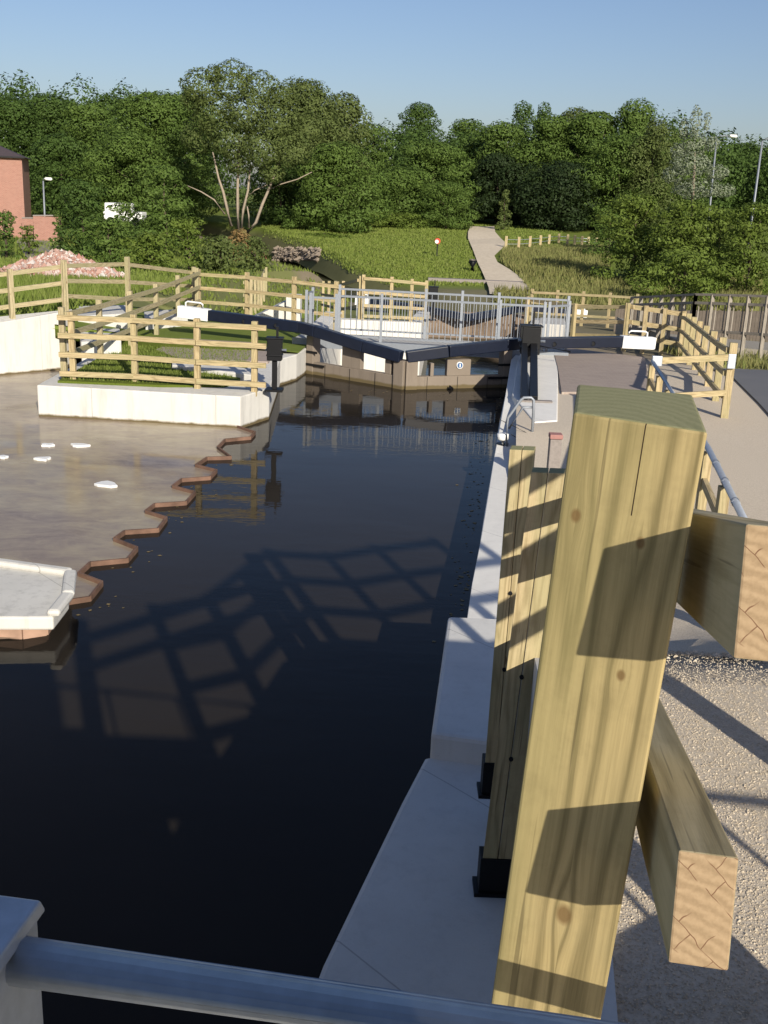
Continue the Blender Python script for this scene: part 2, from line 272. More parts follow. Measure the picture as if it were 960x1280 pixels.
# ------------------------------------------------------------------ object helpers
def tag(o, label=None, cat=None, group=None, kind=None):
    if label: o['label'] = label
    if cat: o['category'] = cat
    if group: o['group'] = group
    if kind: o['kind'] = kind
    return o
def empty(name, loc=(0, 0, 0), label=None, cat=None, group=None):
    o = bpy.data.objects.new(name, None); C.objects.link(o); o.location = loc; o.empty_display_size = .2; return tag(o, label, cat, group)
class MB:
    def __init__(s): s.v = []; s.f = []; s.uv = []; s.mi = []
    def face(s, pts, uvs=None, mi=0):
        i = len(s.v); s.v += [tuple(p) for p in pts]; s.f.append(tuple(range(i, i+len(pts)))); s.uv += uvs or [(0, 0)]*len(pts); s.mi.append(mi)
    def hexa(s, lo, hi, mi=0, endmi=None):
        """lo/hi: 4 corners each (same winding, ccw seen from hi)"""
        L = (Vector(hi[0])-Vector(lo[0])).length; u = 0
        for k in range(4):
            a, b = Vector(lo[k]), Vector(lo[(k+1) % 4]); c, d = Vector(hi[(k+1) % 4]), Vector(hi[k]); wd = (b-a).length
            s.face([a, b, c, d], [(u, 0), (u+wd, 0), (u+wd, L), (u, L)], mi); u += wd
        e = mi if endmi is None else endmi
        w1 = (Vector(lo[1])-Vector(lo[0])).length; w2 = (Vector(lo[2])-Vector(lo[1])).length
        s.face([lo[3], lo[2], lo[1], lo[0]], [(0, w2), (w1, w2), (w1, 0), (0, 0)], e)
        s.face([hi[0], hi[1], hi[2], hi[3]], [(0, 0), (w1, 0), (w1, w2), (0, w2)], e)
    def bar(s, a, b, wd, ht, mi=0, endmi=None, up=(0, 0, 1), bev=0):
        a, b = Vector(a), Vector(b); d = (b-a).normalized(); u = Vector(up)
        if abs(d.dot(u)) > .97: u = Vector((0, 1, 0))
        r = d.cross(u).normalized(); u = r.cross(d)
        q = [(-r*wd-u*ht)/2, (r*wd-u*ht)/2, (r*wd+u*ht)/2, (-r*wd+u*ht)/2]
        q = q[::-1]
        s.hexa([a+x for x in q], [b+x for x in q], mi, endmi)
    def box(s, c, size, mi=0, rz=0, endmi=None):
        x, y, z = (k/2 for k in size); R = Matrix.Rotation(rz, 3, 'Z'); c = Vector(c)
        lo = [c+R@Vector(p) for p in ((-x, -y, -z), (x, -y, -z), (x, y, -z), (-x, y, -z))]; hi = [p+Vector((0, 0, 2*z)) for p in lo]; s.hexa(lo, hi, mi, endmi)
    def prism(s, poly, z0, z1, mi=0, topmi=None):
        ar = sum(a[0]*b[1]-b[0]*a[1] for a, b in zip(poly, poly[1:]+poly[:1]))
        if ar < 0: poly = poly[::-1]
        n = len(poly); zz = (lambda z, p: z(p[0], p[1]) if callable(z) else z)
        lo = [Vector((p[0], p[1], zz(z0, p))) for p in poly]; hi = [Vector((p[0], p[1], zz(z1, p))) for p in poly]
        for k in range(n): s.face([lo[k], lo[(k+1) % n], hi[(k+1) % n], hi[k]], None, mi)
        s.face(hi, None, mi if topmi is None else topmi); s.face(lo[::-1], None, mi)
    def tube(s, pts, r, seg=10, mi=0, caps=True):
        pts = [Vector(p) for p in pts]; rings = []; rr = r if isinstance(r, (list, tuple)) else [r]*len(pts)
        ref = Vector((0, 0, 1))
        for i, p in enumerate(pts):
            d = ((pts[min(i+1, len(pts)-1)]-pts[max(i-1, 0)])).normalized()
            a = d.cross(ref if abs(d.dot(ref)) < .95 else Vector((1, 0, 0))).normalized(); b = a.cross(d)
            if i and rings: 
                pa = rings[-1][0]-pts[i-1]; pa = (pa-d*pa.dot(d))
                if pa.length > 1e-6: a = pa.normalized(); b = d.cross(a)
            rings.append([p+(a*math.cos(t)+b*math.sin(t))*rr[i] for t in (2*math.pi*k/seg for k in range(seg))])
        base = len(s.v); s.v += [tuple(q) for R_ in rings for q in R_]
        for i in range(len(rings)-1):
            for k in range(seg):
                k2 = (k+1) % seg; s.f.append((base+i*seg+k, base+i*seg+k2, base+(i+1)*seg+k2, base+(i+1)*seg+k)); s.uv += [(k*.02, i*.3), (k*.02+.02, i*.3), (k*.02+.02, i*.3+.3), (k*.02, i*.3+.3)]; s.mi.append(mi)
        if caps:
            for R_, rev in ((rings[0], True), (rings[-1], False)): s.face(R_[::-1] if rev else R_, None, mi)
    def build(s, name, mats, parent=None, smooth=False, bevel=0, **t):
        me = bpy.data.meshes.new(name); o = bpy.data.objects.new(name, me); C.objects.link(o)
        org = Vector((0, 0, 0))
        if parent is not None: o.parent = parent; org = parent_loc(parent)
        elif s.v: 
            a = np.array(s.v); org = Vector(((a[:, 0].min()+a[:, 0].max())/2, (a[:, 1].min()+a[:, 1].max())/2, a[:, 2].min()))
            if t.get('kind') == 'structure': org = Vector((0, 0, 0))
            o.location = org
        me.from_pydata([tuple(Vector(v)-org) for v in s.v], [], s.f)
        uv = me.uv_layers.new(name='UVMap'); uv.data.foreach_set('uv', [c for p in s.uv for c in p])
        for m in (mats if isinstance(mats, (list, tuple)) else [mats]): me.materials.append(m)
        me.polygons.foreach_set('material_index', s.mi); bm = bmesh.new(); bm.from_mesh(me); bmesh.ops.remove_doubles(bm, verts=bm.verts, dist=1e-5); bmesh.ops.recalc_face_normals(bm, faces=bm.faces); bm.to_mesh(me); bm.free()
        if smooth: 
            for p in me.polygons: p.use_smooth = True
        if bevel:
            b = o.modifiers.new('bevel', 'BEVEL'); b.width = bevel; b.segments = 2; b.limit_method = 'ANGLE'
        return tag(o, **t)
def parent_loc(p):
    v = Vector((0, 0, 0))
    while p is not None: v += p.location; p = p.parent
    return v
def bars(name, mats, parent, segs, **k):
    m = MB()
    for a, b, wd, ht in segs: m.bar(a, b, wd, ht)
    return m.build(name, mats, parent, **k)
# ------------------------------------------------------------------ the ground
def sheet(name, ys, left, right, n, zf, mat, kindf=None, **t):
    v = []; f = []
    for Y in ys:
        a, b = left(Y), right(Y)
        for i in range(n+1):
            s_ = i/n; s_ = s_**2.6 if b > 50 else (1-(1-s_)**2.6 if a < -50 else s_); x = a+(b-a)*s_; v.append((x, Y, zf(x, Y)))
    for j in range(len(ys)-1):
        for i in range(n): k = j*(n+1)+i; f.append((k, k+1, k+n+2, k+n+1))
    return v, f
def ys_list():
    y = list(np.arange(-60, 0, 6.0))+list(np.arange(0, 30, .5))+list(np.arange(30, 60, .8))+list(np.arange(60, 150, 1.6))+list(np.arange(150, 900, 40.0))
    y += [8.4, 8.402, 23.3, 23.302, 33.0, 33.012]; return sorted(set(round(float(k), 3) for k in y))
YS = ys_list()
v1, f1 = sheet('', YS, lambda Y: -420, lambda Y: min(xl(Y), -14 if 8.401 <= Y <= 18 else 99), 70, T, None)
v2, f2 = sheet('', YS, xr, lambda Y: 420, 80, T, None)
v = v1+v2; f = f1+[tuple(k+len(v1) for k in q) for q in f2]
me = bpy.data.meshes.new('ground'); me.from_pydata(v, [], f); go = bpy.data.objects.new('ground', me); C.objects.link(go); me.materials.append(M['ground'])
ca = me.color_attributes.new('kind', 'FLOAT_COLOR', 'POINT')
def kindcol(x, Y, z):
    g = d = 0.0
    if x > (xl(Y)+xr(Y))/2:
        if Y < 46: g = 1.0-sm((x-(9.5 if Y < 24 else 6+max(0, 30-Y)*.3))/1.2)
        if Y > 20: g *= 1-.4*sm((Y-26)/6)
        if Y > 24 and x > 4 and Y < 47: d = sm((Y-24)/4)*(.8)
        if Y > 46 and x-xr(Y) < .7: d = .5
        if 46 < Y < 62: d = max(d, .7*sm((62-Y)/4))
        if x > 8 and 20 < Y < 60: d = max(d, .55)
    else:
        if Y > 46 and xl(Y)-x < 2.5: d = .9
        if Y > 30 and Y < 62 and x > -9: d = max(d, .35)
    return (g, d, 0, 1)
ca.data.foreach_set('color', [c for p in v for c in kindcol(*p)])
for p in me.polygons: p.use_smooth = True
tag(go, 'grassy and gravelly ground of both canal banks', kind='structure')
def plane(name, poly, z, mat, label, up=0):
    m = MB(); m.face([(x, y, z(x, y) if callable(z) else z) for x, y in poly]); return m.build(name, mat, None, kind='structure', label=label)
def strip(name, L, R, mat, label, th=.0):
    m = MB()
    for k in range(len(L)-1): m.face([L[k], R[k], R[k+1], L[k+1]])
    return m.build(name, mat, None, kind='structure', label=label, smooth=True)
plane('water', [(-16, -45), (3.2, -45), (3.2, 24.35), (-16, 24.35)], 0.0, M['water'], 'dark still canal water above the lock gates')
plane('water', [(-60, 24.36), (12, 24.36), (12, 128), (-60, 128)], -1.75, M['water_low'], 'lower canal water beyond the lock')
# ------------------------------------------------------------------ sheet piles and the flooded shelf
Z4 = [(800, 95), (790, 85), (850, 105), (835, 122), (750, 130), (725, 155), (770, 188), (690, 190), (652, 215), (722, 232), (700, 255), (605, 262), (575, 285), (650, 305), (620, 338), (515, 345), (485, 368), (555, 390), (527, 428), (415, 435), (380, 460), (457, 490), (425, 528), (300, 540), (262, 575), (340, 605), (300, 655), (235, 665), (215, 670), (150, 690)]
PILE = [at(x/2.667, 500+y/2.667, .05) for x, y in Z4]
root = empty('sheet_piling', (PILE[10].x, PILE[10].y, -.5), 'rusty zigzag sheet piling along the edge of the flooded shelf', 'sheet piling')
m = MB()
for a, b in zip(PILE[1:], PILE[2:]):
    d = (b-a); d.z = 0; n = Vector((-d.y, d.x, 0)).normalized()*.013
    m.prism([(a.x-n.x, a.y-n.y), (b.x-n.x, b.y-n.y), (b.x+n.x, b.y+n.y), (a.x+n.x, a.y+n.y)], -.6, .055)
m.build('pile_wall', M['rust'], root)
poly = [(p.x, p.y) for p in PILE[1:]]+[(-3.2, 9.0), (-4.6, 8.7), (-14, 8.7), (-14, 22), (-8, 23.6), (-5, 24), (-2.3, 20)]
plane('flooded_shelf', poly, .012, M['mud'], 'brown muddy shelf under a film of water left of the canal')
for k, (x, y, r) in enumerate([(60, 557, .15), (55, 574, .14), (100, 557, .16), (134, 606, .2), (4, 572, .1)]):
    c = at(x, y, .02); m = MB(); n = 11; pts = []
    for i in range(n):
        a = 2*math.pi*i/n; q = r*random.uniform(.55, 1.15); pts.append((c.x+q*math.cos(a), c.y+q*.75*math.sin(a)))
    m.prism(pts, .006, .045); cx = MB()
    o = m.build('foam_patch', M['white'], None, bevel=.01); tag(o, ['white foam patch on the brown shelf, rear of the stacked pair', 'white foam patch on the brown shelf, front of the stacked pair', 'small white foam patch right of the stacked pair on the shelf', 'largest white foam patch nearest the piling on the shelf', 'white foam patch at the left edge of the flooded shelf'][k], 'foam', 'white patches on the flooded shelf')
# ------------------------------------------------------------------ concrete walls
def slab(name, poly, z0, z1, mat, label, cat='wall', bevel=.02, top=None):
    m = MB(); m.prism([tuple(p)[:2] for p in poly], z0, z1, 0, None if top is None else 1); o = m.build(name, [mat] if top is None else [mat, top], None, bevel=bevel); tag(o, label, cat); return o
a0 = at(48, 521, 0); a1 = at(300, 536, 0); a2 = at(336, 524, 0); a3 = at(350, 482, 0); a4 = Vector((-2.02, 23.3, 0)); a5 = at(383, 466, 0)
isl = [a0, a1, a2, a3, a4, a5, Vector((-1.95, 24.6, 0)), Vector((-6.1, 24.6, 0))]
slab('island_wall', isl, -.5, .56, M['concrete'], 'low white concrete wall round the fenced lawn left of the gates', 'wall')
ins = [(a0.x+.28, a0.y+.28), (-4.0, 18.75), (-2.9, 19.0), (-2.75, 19.6), (-2.9, 23.5), (-5.82, 23.5)]
m = MB(); m.prism(ins, .5, .60); m.build('lawn', M['lawn'], None, kind='structure', label='short grass inside the fenced enclosure left of the gates')
pv = [at(195, 437, .61), at(225, 423, .61), at(318, 428, .61), at(345, 438, .61), at(335, 452, .61), at(225, 448, .61)]
m = MB(); m.prism([(p.x, p.y) for p in pv], .56, .612); m.build('paving', M['paving'], None, kind='structure', label='purple brick paving inside the left enclosure')
kb = [at(215, 455, .6), at(315, 466, .6), at(315, 474, .6), at(215, 461, .6)]
slab('kerb', kb, .5, .68, M['concrete'], 'pale concrete kerb between lawn and purple paving', 'kerb')
# ramp wall on the left
rw = [(-14, 16.9), (-8.13, 22.37), (-7.05, 23.48), (-7.0, 23.9), (-7.35, 23.8), (-14.2, 17.4)]
slab('ramp_wall', rw, -.5, lambda x, y: pw(x, [(-14, .75), (-8.1, 1.10), (-7, 1.27)]), M['concrete'], 'tall white concrete wing wall rising to the right under the left fence', 'wall')
for k, q in enumerate([[(95, 402), (160, 400), (160, 412), (98, 416)], [(100, 425), (150, 424), (152, 440), (102, 442)], [(180, 398), (232, 394), (235, 404), (182, 410)]]):
    P_ = [at(x, y, .62) for x, y in q]; slab('concrete_block', P_, .35, [1.0, .86, .8][k], M['concrete'], ['white concrete block behind the fence, nearest the wing wall', 'low white concrete block on the lawn behind the front fence', 'white concrete block left of the white beam end'][k], 'block')
# left foreground block: cap on rusty piles
cz = .27
cp = [at(-60, 694, cz), at(88, 714, cz), at(85, 742, cz), at(66, 766, cz), at(-60, 766, cz)]
root = empty('wing_wall_cap', (cp[2].x-1, cp[2].y, 0), 'white concrete cap with raised rim on rusty piles at the left edge', 'wall')
m = MB(); m.prism([(p.x, p.y) for p in cp], .10, cz-.04); m.build('cap', M['concrete'], root, bevel=.02)
rim = MB(); 
for a, b in ((cp[0], cp[1]), (cp[1], cp[2]), (cp[2], cp[3])):
    a_, b_ = Vector((a.x, a.y, cz-.01)), Vector((b.x, b.y, cz-.01)); rim.bar(a_, b_, .12, .07)
rim.build('rim', M['concrete'], root, bevel=.03)
m = MB(); z0 = cp[3]; X = z0.x-.27; pts = [(X+.12, z0.y+.9), (X+.16, z0.y+.12), (X-.02, z0.y+.02), (X-.32, z0.y+.03), (X-.42, z0.y+.2), (X-.62, z0.y+.2), (X-.72, z0.y+.02), (X-1.1, z0.y+.03), (X-1.2, z0.y+.2), (X-1.5, z0.y+.2)]
for (ax, ay), (bx, by) in zip(pts, pts[1:]):
    d = Vector((bx-ax, by-ay, 0)); n = Vector((-d.y, d.x, 0)).normalized()*.02; m.prism([(ax-n.x, ay-n.y), (bx-n.x, by-n.y), (bx+n.x, by+n.y), (ax+n.x, ay+n.y)], -.5, .12)
m.build('pile_wall', simple('pale_rusty_steel', (.40, .26, .19), .8, .0, .35, 9), root)
slab('abutment_wall', [(-3.9, -30), (-3.35, -30), (-3.35, 8.35), (-3.9, 8.35)], -.6, 2.2, M['ledge'], 'concrete bridge abutment along the left bank beside the bridge', 'wall')
# right side: coping, block, ledge
def xw(Y): return pw(Y, [(4, .75), (8, .97), (12, 1.5), (17.5, 2.5), (24, 3.55)])
near = [at(405, 1228, 0), at(525, 992, 0)]
CZ = lambda x, y: pw(y, [(13, .36), (17, .40), (20, .62)])
cop = [(.80, 8.2), at(584, 772, .36)[:2], at(590, 730, .36)[:2], at(600, 680, .36)[:2], at(606, 640, .36)[:2], at(618, 570, .38)[:2], at(624, 530, .42)[:2], at(632, 496, .5)[:2], (2.62, 23.4), (2.9, 24.6), (3.85, 24.6), at(700, 527, .66)[:2], (2.85, 17.8), (2.25, 15.2), (1.55, 10.5), (1.2, 8.2)]
slab('coping', cop, -.5, CZ, M['bright'], 'long white concrete coping along the right edge of the canal', 'coping', .012)
slab('coping_platform', [at(640, 494, .64)[:2], (2.75, 23.3), (2.95, 24.5), (3.8, 24.5), at(697, 525, .66)[:2], at(668, 527, .66)[:2]], .3, .655, M['bright'], 'white concrete platform round the right paddle gear', 'platform')
blk = [at(523, 992, .3)[:2], at(567, 783, .66)[:2], at(622, 786, .66)[:2], (1.2, 8.3), (1.15, 5.3), at(606, 985, .6)[:2]]
slab('coping_block', [(.36, 6.25), (.56, 8.28), (1.2, 8.28), (1.12, 6.1)], -.5, .68, M['ledge'], 'wider concrete block standing proud of the coping, striped by fence shadow', 'block', .03)
led = [(-.62, 2.2), (-.20, 4.3), (.18, 5.75), (.33, 6.28), (1.12, 6.2), (1.0, 4.6), (.8, 2.2)]
slab('wing_ledge', led, -.5, .50, M['ledge'], 'smooth pale concrete ledge flaring towards the bridge at lower right', 'ledge', .03)
# retaining wall under the ramp
m = MB(); L = [(xr(Y)+.0, Y) for Y in (-.5, 1, 2.2, 3.4, 4.4, 5.33)]
for (ax, ay), (bx, by) in zip(L, L[1:]):
    m.hexa([(ax-.1, ay, .2), (ax+.12, ay, .2), (bx+.12, by, .2), (bx-.1, by, .2)], [(ax-.1, ay, gR(ay)+.03), (ax+.12, ay, gR(ay)+.03), (bx+.12, by, gR(by)+.03), (bx-.1, by, gR(by)+.03)])
o = m.build('retaining_wall', M['ledge'], None); tag(o, 'concrete wall holding up the ramp behind the canal side posts', 'wall')
# chamber walls
slab('chamber_wall', [(-2.4, 24.6), (-1.9, 24.6), (-1.5, 32.7), (-2.0, 32.7)], -2, .5, M['chamber'], 'left concrete chamber wall just behind the gates', 'wall')
slab('chamber_wall', [(-2.0, 32.7), (.9, 32.75), (1.6, 46), (1.1, 46), (.5, 33.2), (-2.0, 33.2)], -2, lambda x, y: .27 if y < 34 else -.75, M['chamber'], 'white cross wall under the timber fence beyond the footbridge', 'wall')
slab('chamber_wall', [(2.9, 24.6), (3.4, 24.6), (6.4, 46), (5.9, 46)], -2, lambda x, y: .6 if y < 26 else -.85, M['chamber'], 'right concrete chamber wall running down from the gates', 'wall')
# paving and roads on the right bank
def gstrip(name, pairs, mat, label, lift=.008):
    Lp = []; Rp = []
    for (l, r) in pairs: Lp.append((l[0], l[1], gR(l[1])+lift)); Rp.append((r[0], r[1], gR(r[1])+lift))
    return strip(name, Lp, Rp, mat, label)
pvR = [at(*q, .64) for q in ((702, 492), (812, 490), (806, 448), (690, 434), (697, 460))]
m = MB(); m.prism([(p.x, p.y) for p in pvR], .55, .668); m.build('paving', M['paving'], None, kind='structure', label='purple brick paving beside the right balance beam')
def roadx(Y): return pw(Y, [(2, 4.2), (10, 5.1), (17, 6.25), (21, 6.9), (26, 7.4)])
gs = [(( roadx(Y), Y), (roadx(Y)+4.5, Y)) for Y in (-20, 0, 2, 4.8, 7.6, 10, 13, 16, 19, 22, 24.5)]
gstrip('road', gs, M['asphalt'], 'dark asphalt path at the right edge', .03)
def tstrip(name, rows, mat, label, lift=.05):
    Lp = []; Rp = []
    for (y, a, b) in rows: Lp.append(tat(a, y, lift)); Rp.append(tat(b, y, lift))
    m = MB()
    for k in range(len(Lp)-1):
        n = 6
        for i in range(n):
            q = []
            for (P_, Q_), t in (((Lp[k], Rp[k]), i/n), ((Lp[k], Rp[k]), (i+1)/n), ((Lp[k+1], Rp[k+1]), (i+1)/n), ((Lp[k+1], Rp[k+1]), i/n)):
                x = lerp(P_.x, Q_.x, t); Y = lerp(P_.y, Q_.y, t); q.append((x, Y, T(x, Y)+lift))
            m.face(q)
    return m.build(name, mat, None, kind='structure', label=label)
tstrip('path', [(368, 612, 674), (360, 611, 664), (352, 608, 655), (343, 604, 646), (336, 601, 636), (328, 597, 622), (320, 594, 618), (312, 591, 626), (305, 588, 634), (298, 585, 626), (290, 585, 619), (283, 588, 618)], M['track'], 'pale gravel path climbing the grass bank into the trees', .14)
tstrip('track', [(326, 38, 88), (318, 30, 84), (310, 26, 80), (303, 20, 76), (298, 24, 74)], simple('grey_track', (.27, .24, .2), .95), 'grey track leading to the brick building')
# ------------------------------------------------------------------ gravel stones near the camera
def scatter(name, n, fn, size, mat, label, cat, parent=None, flat=.6):
    base = np.array([(1, 0, 0), (-1, 0, 0), (0, 1, 0), (0, -1, 0), (0, 0, 1), (0, 0, -1)], float); fc = [(0, 2, 4), (2, 1, 4), (1, 3, 4), (3, 0, 4), (2, 0, 5), (1, 2, 5), (3, 1, 5), (0, 3, 5)]
    V = []; Fc = []
    for i in range(n):
        x, y, z = fn(); s_ = size*random.uniform(.4, 1.3)*(1 if random.random() < .93 else 1.8); a = random.random()*6.28; c_, q_ = math.cos(a), math.sin(a)
        for b in base: X_, Y_, Z_ = b*s_*np.array([1, random.uniform(.6, 1), flat])*random.uniform(.7, 1.2); V.append((x+X_*c_-Y_*q_, y+X_*q_+Y_*c_, z+Z_))
        Fc += [tuple(k+6*i for k in t) for t in fc]
    me = bpy.data.meshes.new(name); me.from_pydata(V, [], Fc); me.materials.append(mat); o = bpy.data.objects.new(name, me); C.objects.link(o); return tag(o, label, cat, kind='stuff')
def gfn2():
    Y = random.gauss(4.92, .05); x = random.uniform(1.1, 3.2); return x, Y, gR(Y)+.002
def gfn():
    while True:
        Y = 1.8+3.2*random.random()**.85; x = random.uniform(xr(Y)+.1, min(2.8, Y*.42+.3)); return x, Y, gRx(x, Y)+.001
mg = NB('stone_grit'); gm = mg.n('NewGeometry'); kk = mg.ramp(gm.outputs['Random Per Island'], [(0, (.38, .32, .24)), (.5, (.56, .48, .37)), (1, (.66, .58, .46))]); M['grit'] = mg.fin(kk, .9, 0, .1)
scatter('gravel', 34000, gfn, .0038, M['grit'], 'loose gravel stones on the path at lower right', 'gravel')
scatter('gravel', 1200, gfn2, .012, M['grit'], 'rough line of dug earth and stones across the gravel under the upper rail', 'gravel')
# ------------------------------------------------------------------ fences
PS = .1
def fence(label, pts, H, rails, post=PS, rw=.045, rh=.09, side=1, mats=None, over=0, cat='fence', name='timber_fence', group=None, skip=()):
    pts = [Vector(p) for p in pts]; Hs = H if isinstance(H, (list, tuple)) else [H]*len(pts)
    root = empty(name, pts[0], label, cat, group); mats = mats or [M['wood'], M['wood']]
    for i, p in enumerate(pts):
        d = (pts[min(i+1, len(pts)-1)]-pts[max(i-1, 0)]); ang = math.atan2(d.y, d.x)
        m = MB(); m.box((p.x, p.y, p.z+Hs[i]/2-.05), (post, post, Hs[i]+.1), 0, ang, 1); m.build('post', mats, root, bevel=.006)
    for i in range(len(pts)-1):
        a, b = pts[i], pts[i+1]; d = b-a; d.z = 0; d.normalize(); n = Vector((-d.y, d.x, 0))*side*(post/2+rw/2+.002)
        for r in rails:
            e0 = over if i == 0 else 0; e1 = over if i == len(pts)-2 else 0
            m = MB(); A = Vector((a.x, a.y, a.z+Hs[i]*r))+n-d*(e0-.002); B = Vector((b.x, b.y, b.z+Hs[i+1]*r))+n+d*(e1-.002); m.bar(A, B, rw, rh, 0, 1); m.build('rail', mats, root)
    return root
def seg(a, b, n): a, b = Vector(a), Vector(b); return [a.lerp(b, i/(n-1)) for i in range(n)]
WO = [M['wood_old'], M['wood_old']]; WW = [M['wood'], M['end']]
z6 = .58
f1p = [at(*q, z6) for q in ((92, 475), (169, 478), (247, 484), (318, 488))]
fence('front timber fence of the left enclosure on the white wall', f1p, 1.2, (.92, .66, .38, .10), side=-1, over=.22)
f2a = at(86, 474, z6)+Vector((-.12, .15, 0)); f2b = aty(246, 334, 29.5); f2b.z = .55
fence('receding timber fence running back from the front left corner of the enclosure', seg(f2a, f2b, 6), [1.25, 1.2, 1.2, 1.2, 1.25, 1.3], (.9, .62, .34), side=-1, mats=WO)
p3, h3 = col(248, 334, 29.8, .5)
f3 = [p3]+[col(x, y, d, b)[0] for x, y, d, b in ((309, 341, 29.4, .5), (368, 342, 28.6, .5), (421, 346, 28.2, .45))]
fence('timber fence crossing behind the left enclosure towards the footbridge', f3, 1.3, (.9, .62, .34), side=-1, over=.2)
f4 = [Vector((p.x, p.y, T(p.x, p.y))) for p in seg((-4.4, 33, 0), (-6.0, 52, 0), 7)]
fence('small timber fence receding down the slope behind the left enclosure', f4, 1.25, (.9, .6, .3), mats=WO)
f6 = [Vector((-7.06, 23.6, 1.2)), Vector((-6.25, 25.4, .95)), Vector((-5.9, 27.6, .8)), f2b+Vector((-.3, .3, 0))]
f6 = [Vector((-7.06, 23.6, 1.22)), Vector((*col(159, 332, 26.0, .9)[0][:2], .85)), Vector((f2b.x-.15, f2b.y+.4, .55))]
fence('timber fence from the end of the white wing wall across the back of the lawn', f6, [1.12, 1.45, 1.3], (.88, .6, .32), mats=WO)
f6b = [Vector((-13.2, 17.75, .75)), Vector((-11.6, 19.2, .86)), Vector((-9.95, 20.9, .97)), Vector((-8.55, 22.2, 1.05)), Vector((-7.95, 22.8, 1.12)), Vector((-7.06, 23.6, 1.22))]
fence('timber fence on top of the white wing wall at the left edge', f6b, [1.05]*5+[1.08], (.9, .58, .26), mats=WO, side=1)
f5 = [Vector((*aty(x, 401, 33.0)[:2], .25)) for x in (453, 488, 513, 531)]
fence('timber fence on the white cross wall beyond the footbridge', f5, [1.35, 1.32, 1.28, 1.25], (.92, .62, .33, .1), side=-1)
f5b = [Vector((f5[0].x-.1, 33.1, .25))]+[Vector((f5[0].x-.35-.38*i, 33+2.6*i, T(-2, 33+2.6*i))) for i in range(1, 5)]
fence('timber fence going down the slope left of the lower chamber', f5b, 1.3, (.9, .6, .3))
# right: near post N back to K, L, M
N_ = at(905, 523, .62); K_ = aty(850, 440, 29); K_.z = .08; L_ = aty(781, 420, 29.6); L_.z = .18; 
rowp = seg(N_, K_, 8)

fence('timber fence receding along the right bank from the tall corner post', rowp, [1.25]+[1.22]*6+[1.15], (.9, .6, .3), side=1, post=.12)
kl = seg(K_, L_, 4); fence('lit timber fence turning across behind the right beam end', kl, 1.2, (.92, .58, .26), side=-1, rh=.12, mats=WW)
M1 = aty(716, 415, 31); M1.z = -.02; M2 = aty(657, 408, 33); M2.z = -.05
fence('timber fence running across behind the right half of the footbridge', [L_, M1, M2], [1.2, 1.2, 1.2], (.92, .58, .26), side=-1, rh=.1, over=.15)
q1 = [Vector((p.x, p.y, T(p.x, p.y))) for p in seg(aty(664, 385, 44), aty(795, 390, 42), 5)]
fence('second timber fence further down behind the right lockside', q1, 1.35, (.9, .6, .3), side=-1)
# crossbar hand rail between the inner corner and the near post
H1 = aty(816, 449, 17.0); H1.z = gR(17)+.97
root = empty('handrail_fence', (H1.x, H1.y, gR(H1.y)), 'ramp handrail with blue grey steel tube on timber posts behind the big post', 'handrail')
hr = [H1, aty(885, 560, 10.5), aty(934, 657, 8.0)]
m = MB(); m.tube(hr, .030, 12); m.build('hand_tube', M['galv'], root, smooth=True)
m = MB(); m.bar(hr[0]-Vector((0, 0, .30)), hr[1]-Vector((0, 0, .34)), .045, .09); m.bar(hr[1]-Vector((0, 0, .34)), hr[2]-Vector((0, 0, .36)), .045, .09); m.build('rail', M['wood'], root)
for t0, (a, b) in [(t, (hr[0], hr[1])) for t in (0, .2, .4, .6, .8)]+[(t, (hr[1], hr[2])) for t in (0, .5)]+[(1, (hr[1], hr[2]))]:
    p = a.lerp(b, t0); m = MB(); zb = gRx(p.x, p.y)-.05; m.box((p.x, p.y, (p.z+zb)/2-.02), (.09, .09, p.z-zb-.04)); m.build('post', [M['wood'], M['wood']], root, bevel=.005)
for t0 in (.25, .5, .75):
    p = hr[1].lerp(hr[2], t0); m = MB(); m.tube([p-(hr[2]-hr[1]).normalized()*.03, p+(hr[2]-hr[1]).normalized()*.03], .036, 12); m.build('sleeve', M['galv'], root, smooth=True)
Nn = Vector((N_.x-.06, N_.y, 0)); root = empty('cross_rail', (H1.x, H1.y, gR(H1.y)), 'short timber rails with steel bracket between handrail corner and tall right post', 'rail')
for dz in (1.0, .42): m = MB(); m.bar(Vector((H1.x+.05, H1.y, .62+dz)), Vector((Nn.x, Nn.y-.07, .62+dz+.02)), .05, .10 if dz > .9 else .09, 0, 1); m.build('rail', WW, root)
m = MB(); m.box((H1.x+.06, H1.y-.03, 1.62), (.16, .06, .16)); m.build('bracket', M['galv'], root, bevel=.01)
m = MB(); m.box((Nn.x+.03, Nn.y-.11, 1.58), (.13, .03, .24)); m.build('bracket', M['galv'], root, bevel=.01)
# big timber post with its rails in the foreground
Yp = .95
T0, T1 = aty(718, 482+18, Yp), aty(886, 540, Yp); B0 = aty(614, 1255, Yp); B1 = B0.copy()
tz = (T0.z+T1.z)/2+.0
back = Vector((.018, .125, 0))
root = empty('timber_post_fence', (T0.x, Yp, 2.35), 'large square treated timber post in the foreground right with two thick rails', 'fence post')
def flip(m): return m
m = MB(); W = .128
lo = [B0, B1, B1+back, B0+back]; hi = [T0, T1, T1+back+Vector((0, 0, .0)), T0+back]
T0 = aty(717, 515, Yp); Zt = T0.z; T1 = at(885, 540, Zt); T3 = at(722, 480, Zt); T2 = at(866, 493, Zt)
hi = [T0, T1, T2, T3]
s0 = (B0-T0)/(B0.z-T0.z); off = s0*(2.3-Zt); sc_ = .93
B1n = aty(752, 1270, T1.y-.0); s1_ = (B1n-T1)/(B1n.z-T1.z); off1 = s1_*(2.3-Zt); off.z = off1.z = 2.3-Zt
lo = [T0+off, T1+off1, T2+off1, T3+off]
